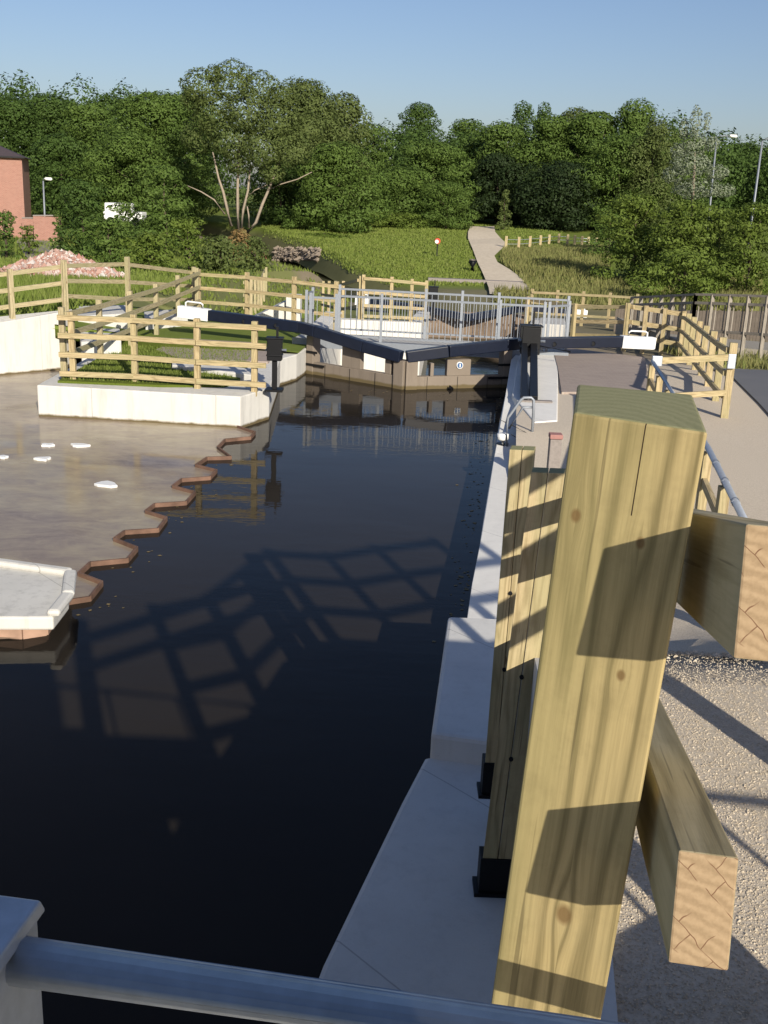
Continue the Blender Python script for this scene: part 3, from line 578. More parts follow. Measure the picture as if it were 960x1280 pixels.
print('HERO', [tuple(round(c, 3) for c in q) for q in hi+lo])
Hh = (T0-lo[0]).length; u = 0
for k in range(4):
    a, b = lo[k], lo[(k+1) % 4]; c, d = hi[(k+1) % 4], hi[k]; wd = .128
    m.face([a, b, c, d], [(u, a.z-3.0), (u+wd, b.z-3.0), (u+wd, c.z-3.0), (u, d.z-3.0)], 0); u += wd
m.face(hi, [(0, 0), (.128, 0), (.128, .125), (0, .125)], 1); m.face(lo[::-1], None, 0)
m.build('post', [M['hero'], M['top']], root, bevel=.003)
P1 = at(600, 1122, .5); Q1 = at(607, 992, .5)
t1 = aty(664, 592, P1.y); t1r = aty(706, 594, P1.y)
wdt = (t1r-t1).length
def rail_mb(pix, Yn, hgt, wd, far):
    a = aty(*pix, Yn)          # top left corner of the near end
    dirv = (far-a); dirv.normalize(); r = dirv.cross(Vector((0, 0, 1))).normalized(); upv = r.cross(dirv)
    m = MB(); n = [a-upv*hgt, a-upv*hgt+r*wd, a+r*wd, a]; L_ = (far-a).length
    fa = [p+dirv*L_ for p in n]; m.hexa(n, fa, 0, 1); return m
dirR = Vector((.162, 1, -.262))
for (pix, Yn, hg, wd, nm) in (((848, 1063), .74, .090, .046, 'lower'), ((932, 655), .75, .098, .052, 'upper')):
    a = aty(*pix, Yn); far = a+dirR*(P1.y+.12-Yn)
    rail_mb(pix, Yn, hg, wd, far).build('rail', [M['wood_old'], M['end']], root, bevel=.002)
# canal side posts standing on the ledge
def twin(P_, pl, pr_, name, label, dpt=.10, base=None):
    root = empty('fence_post', P_, label, 'fence post', 'paired plank posts on the canal side')
    Y = P_.y; a, b = aty(*pl, Y), aty(*pr_, Y); zt = (a.z+b.z)/2; w_ = (b-a).length/2; bl = P_.copy(); bk = Vector((.02, dpt, 0))
    for i in range(2):
        A = a+(b-a)*(i*.5+.012*i); B_ = a+(b-a)*(i*.5+.5-.012*(1-i)); A.z = B_.z = zt
        la = bl+(b-a)*(i*.5+.012*i); lb = bl+(b-a)*(i*.5+.5-.012*(1-i)); la.z = lb.z = P_.z+.02; la.y = lb.y = Y
        m = MB(); m.hexa([la, lb, lb+bk, la+bk], [A, B_, B_+bk, A+bk], 0, 1); m.build('plank', [M['wood'], M['top']], root, bevel=.003)
    # steel shoe
    w2 = (b-a)/2; s_ = MB(); c = bl+w2+Vector((0, dpt/2, 0)); dr = Vector((a.x-bl.x, 0, zt-bl.z)).normalized()
    s_.box(c+dr*.11, (w2.length*2+.014, dpt+.02, .22), 0); s_.build('shoe', M['black'], root, bevel=.004)
    s_ = MB(); s_.box(c+Vector((0, 0, .012)), (w2.length*2+.05, dpt+.05, .022)); s_.build('base_plate', M['black'], root)
    for zz in (.8, 1.25):
        s_ = MB(); pq = (bl+w2*1.0).lerp(a+w2, zz/(zt-bl.z)); s_.tube([pq-Vector((0, .012, 0)), pq+Vector((0, .0, 0))], .011, 8); s_.build('bolt', M['black'], root)
    return root
twin(at(598, 1118, .5), (664, 590), (706, 592), 'a', 'paired plank post with black steel shoe, nearer of two left of the big post')
twin(at(603, 996, .70), (637, 562), (668, 563), 'b', 'paired plank post further back, left of the nearer paired post')
# canal side fence rails behind the posts
# metal parapet across the bottom of the picture
pz = 3.30
ra, rb = at(58, 1206, pz), at(700, 1297, pz); dr = (rb-ra).normalized(); ra0 = ra-dr*.06; rbe = ra+dr*3.2
root = empty('bridge_parapet', (ra.x, ra.y, 2.35), 'galvanised steel parapet rail and square post at the bottom edge', 'railing')
m = MB(); m.tube([ra0, rbe], .0225, 20); m.build('tube_rail', M['galv'], root, smooth=True)
m = MB(); m.tube([ra-dr*.9-Vector((0, 0, 0)), ra-dr*.10], .0225, 20); m.build('tube_rail', M['galv'], root, smooth=True)
pc = ra-dr*.075; ang = math.atan2(dr.y, dr.x)
m = MB(); m.box((pc.x, pc.y, 2.832), (.092, .092, .97), 0, ang); m.build('post', M['galv'], root, bevel=.004)
c = MB(); R_ = Matrix.Rotation(ang, 3, 'Z'); b4 = [R_@Vector((sx*.052, sy*.052, 0)) for sx, sy in ((-1, -1), (1, -1), (1, 1), (-1, 1))]
lo = [Vector((pc.x, pc.y, 3.318))+q for q in b4]; hi = [Vector((pc.x, pc.y, 3.332))+q*.93 for q in b4]; c.hexa(lo, hi); c.build('cap', M['galv'], root, bevel=.003)
for k in range(5): p = ra+dr*(.75+.6*k); m = MB(); m.tube([(p.x, p.y, 2.35), (p.x, p.y, pz)], .02, 12); m.build('post', M['galv'], root, smooth=True)
m = MB(); m.tube([ra0-Vector((0, 0, .45)), rbe-Vector((0, 0, .45))], .0225, 16); m.build('tube_rail', M['galv'], root, smooth=True)
# bridge deck and the fence on its upstream corner (both beyond the frame, they shade the water)
m = MB(); m.prism([(-9, -3.0), (.49, -3.0), (.49, 1.22), (-9, 1.22)], 2.0, 2.34); o = m.build('bridge_deck', M['concrete_floor'], None, bevel=.02); k_ = MB(); k_.prism([(-6, 1.10), (.12, 1.10), (.12, 1.20), (-6, 1.20)], 2.30, 2.80); k_.prism([(.13, 1.10), (1.0, 1.10), (1.0, 1.20), (.13, 1.20)], 2.30, 2.76); ko = k_.build('upstand', M['ledge'], o); tag(o, 'concrete bridge deck the picture is taken from', 'bridge')  # upstand added on the unseen deck edge to darken the near water
up = [(.86, 1.40), (1.34, 1.74), (1.78, 3.25), (2.45, 3.2), (3.0, 3.55), (3.7, 3.9)]
m = MB()
for (ax, ay), (bx, by), zc, hh in (((.93, 1.21), up[0], 2.06, .72), (up[0], up[1], 2.06, .72), (up[1], up[2], 1.87, .34)): m.bar(Vector((ax, ay, zc)), Vector((bx-(bx-ax)*.01, by-(by-ay)*.01, zc)), .16, hh)
o = m.build('shade_wall', M['concrete_floor'], None, bevel=.01); tag(o, 'added unseen low concrete wall at the bridge end that shades the near water', 'wall')  # wall added out of view to block sun from the near water
up = [Vector((x, y, 1.97)) for x, y in up]
m = MB(); root = empty('shade_board', (.1, -.38, 2.34), 'added unseen board on two posts on the bridge, shading the parapet rail', 'shade board')  # board added behind the camera to shade the metal rail and post
for x in (-.2, .42): m = MB(); m.box((x, -.38, 3.1), (.07, .07, 1.5)); m.build('post', M['wood'], root)
m = MB(); m.box((.11, -.38, 3.72), (.68, .04, .62)); m.build('board', M['white'], root, bevel=.004)
def fl():
    if random.random() < .6: t = random.random(); Y = 9+14*t; return pw(Y, [(9, .75), (17.5, 1.7), (23, 2.5)])-abs(random.gauss(0, .12))-.02, Y, .004
    if random.random() < .5: k = random.randrange(1, len(PILE)-1); q = PILE[k]; return q.x+abs(random.gauss(0, .18))+.1, q.y+random.gauss(0, .2), .004
    return random.uniform(-1.7, 2.2), 22.4-abs(random.gauss(0, .35)), .004
scatter('floating_leaves', 260, fl, .022, simple('dead_leaves', (.20, .15, .07), .7, 0, .5, 9), 'small leaves and scum floating along the canal edges', 'leaves', flat=.08)
# ------------------------------------------------------------------ lock gates
Zg = .0
apex = at(505, 487, 0); hl = at(383, 467, 0); hrr = at(637, 484, 0); hl.y += .05
def leaf(heel, ap, sgn, opens, beam_pts, label, end_px):
    root = empty('lock_gate', (heel.x, heel.y, -1.7), label, 'lock gate', 'upper pair of mitre gates')
    d = (ap-heel); Lh = d.length; d.normalize(); n = Vector((-d.y, d.x, 0));
    if n.y < 0: n = -n
    def pan(name, s0, s1, z0, z1, th=.2, mat=None, off=0):
        m = MB(); a = heel+d*s0+n*(th/2+off); b = heel+d*s1+n*(th/2+off); zc = (z0+z1)/2
        m.bar(Vector((a.x, a.y, zc)), Vector((b.x, b.y, zc)), th, z1-z0); return m.build(name, mat or M['gate'], root, bevel=.012)
    pan('heel_post', .0, .2, -1.7, .85, .26, off=-.03); pan('mitre_post', Lh-.28, Lh-.02, -1.7, .60, .28, off=-.04)
    pan('planking', .2, Lh-.28, -1.7, .27, .16)
    for s0, s1, z1 in opens: pan('stanchion', s0, s1, .27, z1, .13, off=.01)
    for sp_ in (.55, 1.25, 1.95):
        m = MB(); a = heel+d*sp_-n*.012; m.bar(Vector((a.x, a.y, -.2)), Vector((a.x, a.y, .26)), .006, .012, up=(0, 1, 0)); m.build('plank_joint', M['black'], root)
    for zz, s0, s1 in ((.22, .02, .55), (.50, .02, .34)):
        m = MB(); a = heel+d*s0-n*.05; b = heel+d*s1-n*.05; m.bar(Vector((a.x, a.y, zz)), Vector((b.x, b.y, zz)), .012, .05); m.build('strap', M['black'], root)
    return root, d, Lh, n, heel
rootL, dL, LL, nL, _ = leaf(hl, apex, -1, [(1.0, 1.52, .80), (2.18, 2.34, .62)], None, 'left leaf of the front lock gates with grey planking and blue beam', None)
rootR, dR_, LR, nR, _ = leaf(hrr, apex, 1, [(.95, 1.5, .62), (1.8, 1.88, .55)], None, 'right leaf of the front lock gates with round number plate', None)
def beam(root, pts, whiteend, sec=(.2, .24)):
    m = MB(); pts = [Vector(p) for p in pts]
    ringprev = None
    for a, b in zip(pts, pts[1:]): m.bar(a, b, sec[0], sec[1])
    m.build('balance_beam', M['navy'], root, bevel=.02)
    a, b = whiteend; d = (b-a).normalized(); w_ = MB(); w_.bar(a+d*.003, b, sec[0]+.03, sec[1]+.03); wo = w_.build('beam_end', M['white'], root, bevel=.012)
    h = MB(); u_ = Vector((0, 0, 1)); a1, b1 = a.lerp(b, .22), a.lerp(b, .78); z0 = sec[1]/2
    h.tube([a1+u_*z0, a1+u_*(z0+.10), a1.lerp(b1, .12)+u_*(z0+.13), a1.lerp(b1, .88)+u_*(z0+.13), b1+u_*(z0+.10), b1+u_*z0], .02, 8); h.build('handle', M['white'], wo, smooth=True)
LE = lambda x, y, Y, dz=0: aty(x, y, Y)+Vector((0, 0, dz))
bl = [LE(502, 446, 22.75), LE(455, 433, 23.15), LE(395, 414, 23.8), LE(375, 409, 24.1), LE(262, 394, 25.1)]
beam(rootL, bl, (bl[-1], LE(224, 389, 25.3)))
br = [LE(508, 446, 22.75), LE(560, 439, 22.9), LE(632, 431, 23.5), LE(655, 429, 23.65), LE(776, 427, 24.3)]
beam(rootR, br, (br[-1], LE(817, 429, 24.5)))
for root, a, b, ps in ((rootL, bl, 0, (.25, .6)), (rootR, br, 0, (.3, .7))):
    m = MB()
    for t in ps: p = a[3].lerp(a[4], t); m.tube([p+Vector((0, -.11, -.02)), p+Vector((0, -.13, -.02)), p+Vector((0, .13, -.02))], .05, 10)
    m.build('beam_bolt', M['black'], root)
m = MB(); pc2 = hrr+dR_*1.22; m.tube([Vector((pc2.x, pc2.y, .5))+nR*.0, Vector((pc2.x, pc2.y, .5))-nR*.02], .075, 20); pl = m.build('number_plate', M['white'], rootR)
m = MB(); m.tube([Vector((pc2.x, pc2.y, .5))-nR*.021, Vector((pc2.x, pc2.y, .5))-nR*.026], .06, 20); m.build('plate_disc', M['blue'], pl)
m = MB(); q = Vector((pc2.x, pc2.y, .5))-nR*.03; m.bar(q-Vector((0, 0, .04)), q+Vector((0, 0, .04)), .022, .004); m.build('numeral', M['white'], pl)
m = MB(); q = apex.lerp(hrr, .42); m.tube([(q.x-.02, q.y-.12, .0), (q.x, q.y-.14, .05), (q.x+.05, q.y-.1, .0)], .05, 8); tag(m.build('driftwood', M['black'], None, smooth=True), 'dark lump of driftwood floating against the right gate leaf', 'driftwood')
# paddle gear
def gear(p, label, sc=1.0, legs=None, cap=.62):
    root = empty('paddle_gear', p, label, 'paddle gear', 'black paddle gears beside the gates'); x, y, z = p
    m = MB(); m.box((x, y, z+cap/2+.03), (.10*sc, .12*sc, cap)); m.build('stand', M['black'], root, bevel=.01)
    m = MB(); m.box((x, y, z+cap+.21*sc), (.30*sc, .26*sc, .44*sc)); m.box((x, y, z+cap+.445*sc), (.36*sc, .30*sc, .03)); m.box((x, y, z+cap+.1*sc), (.33*sc, .29*sc, .03)); m.build('gear_case', M['black'], root, bevel=.012)
    m = MB(); m.tube([(x-.2*sc, y-.02, z+cap+.2*sc), (x+.24*sc, y-.02, z+cap+.2*sc)], .03, 10); m.build('spindle', M['galv'], root, smooth=True)
    m = MB(); m.box((x, y, z+.02), (.3, .3, .04)); m.build('base_plate', M['black'], root)
    m = MB(); m.box((x+.04, y+.02, z+cap+.55*sc), (.04, .04, .25*sc)); m.build('rack', M['black'], root)
    return root
gear(Vector((*at(343, 487, .58)[:2], .56)), 'black paddle gear at the corner of the left white wall', .85, cap=.55)
g2 = gear(Vector((2.95, 23.0, .655)), 'black paddle gear at the heel of the right gate', 1.3, cap=.18)
m = MB(); A = Vector((2.82, 22.9, 1.0)); B_ = at(655, 500, .68); C_ = at(667, 500, .68)
m.bar(A, B_, .12, .14); m.bar(A+Vector((.2, 0, 0)), C_, .14, .14); m.build('stay', M['black'], g2, bevel=.01)
m = MB(); c_ = at(670, 502, .66); m.box((c_.x, c_.y, .672), (.55, .14, .02)); m.build('foot_plate', M['greypost'], g2)
m = MB(); m.tube([Vector((3.1, 23.0, 1.0)), Vector((3.75, 22.6, .95))], .018, 8); m.build('windlass_arm', M['black'], g2)
# ladder with hand loops
la = at(633, 558, .40); lb = at(664, 556, .42)
root = empty('lock_ladder', (la.x, la.y, .40), 'bent tubular steel ladder handrails on the right coping', 'ladder')
Yl = la.y
def P2(x, y, Y=None): return aty(x, y, Y or Yl)
m = MB(); m.tube([la, P2(634, 528), P2(635, 522), P2(651, 500), P2(655, 497), P2(664, 497), P2(667, 500), P2(667, 515), lb], .022, 10); m.build('hand_loop', M['galv_pale'], root, smooth=True)
m = MB(); m.tube([P2(636, 536, Yl+.02), P2(652, 512, Yl+.02), P2(654, 509, Yl+.02), P2(667, 509, Yl+.02)], .018, 10); m.build('hand_loop', M['galv_pale'], root, smooth=True)
m = MB(); m.tube([P2(624, 524), P2(632, 528)], .008, 6); m.tube([P2(639, 531), P2(662, 543)], .008, 6); m.tube([P2(639, 543), P2(657, 554)], .008, 6); m.build('chain', M['black'], root)
p = at(626, 556, .40); p.x += .02
root = empty('mooring_bollard', p, 'small white mooring bollard at the canal edge by the ladder', 'bollard')
m = MB(); m.tube([(p.x, p.y, .39), (p.x, p.y, .47), (p.x, p.y, .49), (p.x, p.y, .57), (p.x, p.y, .58)], [.05, .045, .09, .09, .06], 14); m.build('head', M['white'], root, smooth=True)
m = MB(); m.tube([(p.x, p.y, .395), (p.x, p.y, .42)], .10, 14); m.build('base', M['black'], root)
p = at(691, 588, .64); root = empty('marker_post', p, 'short grey post with faded red top beside the coping', 'post')
m = MB(); m.box((p.x, p.y, p.z+.2), (.15, .15, .44)); m.build('shaft', M['greypost'], root, bevel=.01)
m = MB(); m.box((p.x, p.y, p.z+.455), (.165, .165, .06)); m.build('cap', M['pinkpost'], root, bevel=.01)
# ------------------------------------------------------------------ footbridge with steel railings
A0 = Vector((-1.95, 24.75, 0)); A1 = Vector((3.95, 24.05, 0)); dd = (A1-A0).normalized(); nn_ = Vector((-dd.y, dd.x, 0))
root = empty('footbridge', (1, 24.5, .5), 'pale footbridge deck with steel railings crossing behind the gates', 'footbridge')
m = MB(); q = [A0-dd*.3, A1, A1+nn_*1.35, A0-dd*.3+nn_*1.35]; m.prism([(p.x, p.y) for p in q], .56, .70); m.build('deck', M['concrete_floor'], root, bevel=.01)
m = MB(); m.bar(Vector((*q[0][:2], .63))-nn_*.03, Vector((*q[1][:2], .63))-nn_*.03, .05, .2); m.build('edge_beam', M['galv_pale'], root)
def railing(pts, z, H, parent, posts=True, gap=.13, postw=.06):
    for a, b in zip(pts, pts[1:]):
        a, b = Vector(a), Vector(b); L_ = (b-a).length; d = (b-a)/L_
        for t in ((0,) if a == Vector(pts[0]) else ())+(L_,):
            p = a+d*t; m = MB(); m.box((p.x, p.y, z+H/2+.03), (postw, postw, H+.06)); m.build('railing_post', M['galv_pale'], parent)
        m = MB()
        m.bar(a+Vector((0, 0, z+H-.04)), b+Vector((0, 0, z+H-.04)), .04, .045); m.bar(a+Vector((0, 0, z+.12)), b+Vector((0, 0, z+.12)), .03, .04)
        n = max(2, int(L_/gap))
        for i in range(1, n): p = a+d*(L_*i/n); m.bar(p+Vector((0, 0, z+.12)), p+Vector((0, 0, z+H-.04)), .013, .013)
        m.build('railing_panel', M['galv_pale'], parent)
def along(t, off=0): return A0+dd*t+nn_*off
railing([along(.75, .05), along(1.72, .05), along(4.37, .05), along(5.35, .05)], .70, 1.05, root)
railing([along(.55, 1.3), along(2.6, 1.3), along(3.45, 1.3), along(4.3, 1.3), along(5.9, 1.3)], .70, 1.10, root)
railing([along(.0, .05), along(.0, .8)], .70, 1.05, root)
railing([along(.12, -.05), along(.70, -.02)], .70, 1.0, root)
railing([along(5.45, .12), along(5.9, .6)], .70, 1.05, root)
# ------------------------------------------------------------------ lower gates
g = empty('lower_lock_gate', (3.4, 46, -2), 'distant lower lock gates of brown timber with navy beams and white ends', 'lock gate')
m = MB(); m.box((2.5, 45.6, -1.35), (2.0, .3, 1.35), 0, .12); m.box((4.6, 45.6, -1.35), (2.2, .3, 1.35), 0, -.12); m.build('gate_leaf', M['brown_gate'], g)
ap2 = aty(585, 397, 44.6)
for (x, y, xe, ye, Ye) in ((518, 384, 462, 378, 46), (650, 386, 716, 391, 46)):
    pts = [ap2, aty(x, y, 45.6), aty(xe, ye, Ye)]; m = MB(); [m.bar(a, b, .22, .26) for a, b in zip(pts, pts[1:])]; m.build('balance_beam', M['navy'], g)
    d = (pts[2]-pts[1]).normalized(); m = MB(); m.bar(pts[2]+d*.003, pts[2]+d*.6, .25, .3); wo = m.build('beam_end', M['white'], g)
    m = MB(); e = pts[2]+d*.1; e2 = pts[2]+d*.5; m.tube([e+Vector((0, 0, .14)), e+Vector((0, 0, .3)), e2+Vector((0, 0, .3)), e2+Vector((0, 0, .14))], .03, 6); m.build('handle', M['white'], wo)
gp = aty(541, 380, 41); gp.z = T(0, 41)
gear(gp, 'small black paddle gear by the distant lower gates', 1.1, cap=.75)
slab('chamber_wall', [(1.2, 46.2), (1.2, 47), (6.4, 47), (6.4, 46.2)], -2.2, -.95, M['greypost'], 'grey stone sill wall behind the lower gates', 'wall')
wl = [tat(x, y) for x, y in ((535, 352), (655, 357))]
# stone kerb line beyond the lock
slab('stone_edge', [(wl[0].x, wl[0].y), (wl[1].x, wl[1].y), (wl[1].x, wl[1].y+.6), (wl[0].x, wl[0].y+.6)], -1.4, -.70, M['greypost'], 'low grey stone edge across the foot of the grass bank', 'wall')
# white chamber side blocks
s1 = [(-4.15, 30.4), (-3.0, 30.4), (-3.0, 31.4), (-4.15, 31.4)]
slab('concrete_step', s1, -.3, lambda x, y: .35 if x < -3.6 else .95, M['concrete'], 'white sloping concrete step behind the cross fence', 'step')
slab('concrete_pier', [(-2.95, 30.3), (-2.55, 30.3), (-2.55, 30.9), (-2.95, 30.9)], -.3, 1.15, M['concrete'], 'narrow white concrete pier beside the footbridge end', 'pier')
slab('concrete_step', [(3.95, 29.4), (4.7, 29.4), (4.9, 31), (4.2, 31)], -.4, .75, M['concrete_floor'], 'pale concrete steps right of the footbridge', 'step')
# grey balustrade at the right
B1_ = aty(790, 372, 34); B2_ = aty(870, 368, 29.5); B3_ = aty(985, 371, 27)
root = empty('grey_balustrade', (B2_.x, B2_.y, .3), 'long grey railing of the far footpath bridge at the right edge', 'railing')
def bal(a, b, zt_a, zt_b, zb, n):
    for i in range(n+1):
        p = a.lerp(b, i/n); zt = lerp(zt_a, zt_b, i/n); m = MB(); m.box((p.x, p.y, (zt+zb)/2), (.09, .09, zt-zb)); m.build('post', M['grey_wood'], root)
    for dz in (0, .22, .95): m = MB(); m.bar(Vector((a.x, a.y, zt_a-dz)), Vector((b.x, b.y, zt_b-dz)), .08, .07 if dz else .06); m.build('rail', M['grey_wood'], root)
    m = MB(); k = n*2
    for i in range(k): p = a.lerp(b, (i+.5)/k); zt = lerp(zt_a, zt_b, (i+.5)/k); m.bar(Vector((p.x, p.y, zt-.95)), Vector((p.x, p.y, zt-.22)), .03, .02)
    m.build('baluster_panel', M['grey_wood'], root)
bal(B1_, B2_, B1_.z, B2_.z, -.1, 6); bal(B2_, B3_, B2_.z, B3_.z, .1, 5)
m = MB(); m.prism([(B1_.x, B1_.y+.3), (B2_.x, B2_.y+.25), (B3_.x+6, B3_.y-.8), (B3_.x+6, B3_.y+1.6), (B2_.x, B2_.y+2.2), (B1_.x, B1_.y+2)], -.25, .35); m.build('deck', M['grey_wood'], root)
# ------------------------------------------------------------------ planks / hoarding behind it
h1, h2 = aty(770, 386, 40), aty(1000, 390, 36)
root = empty('board_fence', (h1.x, h1.y, -.3), 'brown grey close boarded fence behind the grey railing', 'fence')
m = MB(); n = 60
for i in range(n):
    p = h1.lerp(h2, i/n); q = h1.lerp(h2, (i+.9)/n); zt = lerp(h1.z, h2.z, i/n)+random.uniform(-.02, .02); m.bar(Vector((p.x, p.y, (zt-.8)/2)), Vector((q.x, q.y, (zt-.8)/2)), .03, zt+.8)
m.build('boards', simple('brown_boards', (.21, .175, .14), .9, 0, .35, 5), root)
# ------------------------------------------------------------------ deck corner fence (beyond the frame, shades the water)
fence('timber fence round the upper ramp corner beside the camera', up, 1.89, (.95, .75, .55, .36), side=1)
m = MB()

# ------------------------------------------------------------------ vegetation
def leaves(pts, nrm, size, mat, name, parent, smooth=False, asp=.6):
    n = len(pts); pts = np.asarray(pts); nr = np.asarray(nrm)
    r = rng.normal(size=(n, 3)); t = np.cross(nr, r); t /= np.linalg.norm(t, axis=1)[:, None]+1e-9; b = np.cross(nr, t)
    s_ = (size*rng.uniform(.55, 1.35, n))[:, None]
    org = np.array(parent_loc(parent)) if parent is not None else np.zeros(3)
    P_ = pts-org
    c = np.stack([P_-t*s_*.5, P_+b*s_*asp*.4-t*s_*.05, P_+t*s_*.5, P_-b*s_*asp*.45+t*s_*.08], 1).reshape(-1, 3)
    me = bpy.data.meshes.new(name); me.vertices.add(n*4); me.vertices.foreach_set('co', c.ravel()); me.loops.add(n*4); me.loops.foreach_set('vertex_index', np.arange(n*4, dtype=np.int32))
    me.polygons.add(n); me.polygons.foreach_set('loop_start', np.arange(0, n*4, 4, dtype=np.int32)); me.polygons.foreach_set('loop_total', np.full(n, 4, dtype=np.int32)); me.update(calc_edges=True); me.validate()
    me.materials.append(mat); o = bpy.data.objects.new(name, me); C.objects.link(o)
    if parent is not None: o.parent = parent
    return o
def crownpts(lobes, dens, size):
    P_ = []; N2 = []
    for (c, r) in lobes:
        area = 4*math.pi*((r[0]*r[1])**1.6/3+(r[0]*r[2])**1.6/3+(r[1]*r[2])**1.6/3)**(1/1.6)
        n = int(area*dens*1.5/(size*size)); d = rng.normal(size=(n, 3)); d /= np.linalg.norm(d, axis=1)[:, None]
        k = np.sin(d[:, 0]*5+c[0]*3)*np.cos(d[:, 2]*6+c[1])*.10+np.sin(d[:, 1]*9+d[:, 2]*7)*.06
        rad_ = (1-np.abs(rng.normal(0, .10, n)))+k+ (rng.random(n) < .06)*rng.uniform(0, .10, n)
        P_.append(np.array(c)+d*np.array(r)*rad_[:, None]); nn = d/np.array(r); nn /= np.linalg.norm(nn, axis=1)[:, None]; nn = nn*1.0+rng.normal(0, .38, (n, 3))+np.array([0, 0, .25]); nn /= np.linalg.norm(nn, axis=1)[:, None]; N2.append(nn)
    return np.concatenate(P_), np.concatenate(N2)
def tree(label, px, top, Y, wpx, kind, name='broadleaf_tree', cat='tree', shape='round', size=.42, base=None, group='trees beyond the lock', low=.12, trunk='bark_dark', dens=1.25, nl=None):
    p, H = col(px, top, Y, base); W_ = wpx/F_PX*Y; root = empty(name, p, label, cat, group)
    R_ = random.Random(int(px*7+Y)); lobes = []
    n = nl or max(10, int(14+W_*H/6))
    z0 = H*low
    for i in range(n):
        t = (i+.5)/n; z = z0+(H-z0)*t
        if shape == 'round': wr = math.sin(math.pi*min(1, .18+t*.80))**.7
        elif shape == 'spire': wr = (1-t)**.75+.1
        elif shape == 'bush': wr = math.sqrt(max(.05, 1-t*t*.9))
        else: wr = .65+.35*math.sin(t*6)
        a = i*2.4+R_.random(); rr = W_/2*wr
        lr = (W_*.105+H*.045)*R_.uniform(.7, 1.4); q = rr*R_.uniform(.5, 1.02)-lr*.5; q = max(0, q)
        zc = min(z, H-lr*.75)
        fl = {'mid': .62, 'dark': .72, 'deep': .7, 'light': .6, 'willow': 1.1, 'brown': .9}.get(kind, .8)
        lobes.append(((p.x+q*math.cos(a), p.y+q*.7*math.sin(a), p.z+zc), (lr*R_.uniform(1.0, 1.5), lr*1.15, lr*R_.uniform(.8, 1.1)*(fl if shape != 'spire' else 1.3))))
    core_r = W_*.2; lobes.append(((p.x, p.y+.3, p.z+(z0+H*.8)/2), (core_r, core_r, (H*.8-z0)/2*.95)))
    P_, N2 = crownpts(lobes, dens, size); ok = P_[:, 2] > p.z+.02; P_, N2 = P_[ok], N2[ok]
    leaves(P_, N2, size, FOL[kind], 'crown', root)
    m = MB(); k = max(.08, H*.018)
    m.tube([(p.x, p.y, p.z-.2), (p.x+.02*H, p.y, p.z+H*.3), (p.x-.01*H, p.y, p.z+H*.6), (p.x, p.y, p.z+H*.85)], [k*1.5, k, k*.6, k*.2], 7)
    for i in range(4): a = i*1.6+R_.random(); zz = H*(.25+.12*i); m.tube([(p.x, p.y, p.z+zz), (p.x+W_*.28*math.cos(a), p.y+W_*.2*math.sin(a), p.z+zz+H*.18)], [k*.5, k*.15], 5)
    m.build('trunk', M[trunk], root, smooth=True)
    return root
TR = [
 ('mid green tree filling the skyline between sycamore and building', 108, 124, 112, 90, 'mid', 'round'), ('green tree on the skyline behind the sycamore', 228, 112, 116, 80, 'mid', 'round'), ('feathery green tree on the right skyline behind the posts', 722, 140, 128, 70, 'willow', 'round'),
 ('broad mid green tree right of the small dark spires', 712, 152, 124, 110, 'mid', 'round'), ('green tree below the pointed skyline tree', 780, 165, 110, 110, 'mid', 'round'), ('deep green tree behind the sapling above the path', 600, 165, 128, 80, 'mid', 'round'), ('green tree between the poplar and the far lamp', 858, 165, 112, 80, 'mid', 'round'),
 # back rows
 ('dark tree rising behind the brick building', 12, 120, 118, 95, 'dark', 'round'), ('dark rounded tree top left of centre left', 62, 116, 122, 100, 'dark', 'round'), ('dark tree with small pointed top', 138, 116, 118, 80, 'dark', 'round'),
 ('broad leafy sycamore crown above the white vehicle', 195, 110, 104, 150, 'mid', 'round'), ('dense lower crown left of the pale trunks', 165, 160, 98, 130, 'mid', 'round'),
 ('dark crown above the street lamp', 75, 165, 100, 120, 'dark', 'round'),
 ('grey green tree right of the tallest willow', 385, 104, 108, 100, 'willow', 'round'), ('leaning willowy tree sloping down to the right', 430, 122, 112, 85, 'willow', 'round'), ('tree in the dip of the skyline left of the lone rounded crown', 468, 152, 122, 70, 'mid', 'round'),
 ('lone rounded dark crown standing out on the skyline', 527, 127, 150, 62, 'dark', 'round'), ('low tree right of the lone rounded crown', 585, 146, 140, 70, 'mid', 'round'), ('tree with bright crown above the top of the path', 545, 172, 118, 110, 'mid', 'round'),
 ('small twin topped dark tree on the skyline', 655, 130, 145, 22, 'dark', 'spire'), ('second small dark spire on the skyline', 681, 130, 145, 22, 'dark', 'spire'),
 ('wide woodland tree behind the path top', 628, 150, 122, 85, 'mid', 'round'), ('woodland tree behind the row of posts', 690, 140, 120, 95, 'mid', 'round'), ('tall woodland tree right of the posts', 745, 136, 118, 95, 'mid', 'round'), ('pointed tree on the right skyline', 797, 130, 116, 60, 'mid', 'spire'),
 ('willowy tree left of the silvery poplar', 822, 152, 108, 70, 'willow', 'round'), ('dark tree far behind the tall lamp post', 930, 178, 150, 120, 'dark', 'round'),  ('dark tree at the right edge of the skyline', 985, 176, 140, 90, 'dark', 'round'),
 ('dense green tree left of the path top', 500, 205, 112, 130, 'mid', 'round'), ('tree arching over the top of the path, shade put into its leaf colour', 625, 190, 119, 100, 'deep', 'round'), ('tree behind the post row, shade put into its leaf colour', 705, 200, 112, 140, 'deep', 'round'),
 ('bright leafy tree right of the pale trunks', 425, 175, 98, 130, 'mid', 'round'), ('dark tree between willow and bright leafy tree', 350, 200, 104, 90, 'dark', 'round'),
]
for (lb_, x, y, Y, wd, kd, sh) in TR: tree(lb_, x, y, Y, wd, kd, shape=sh, low=.06, size=.29 if Y > 110 else .26)
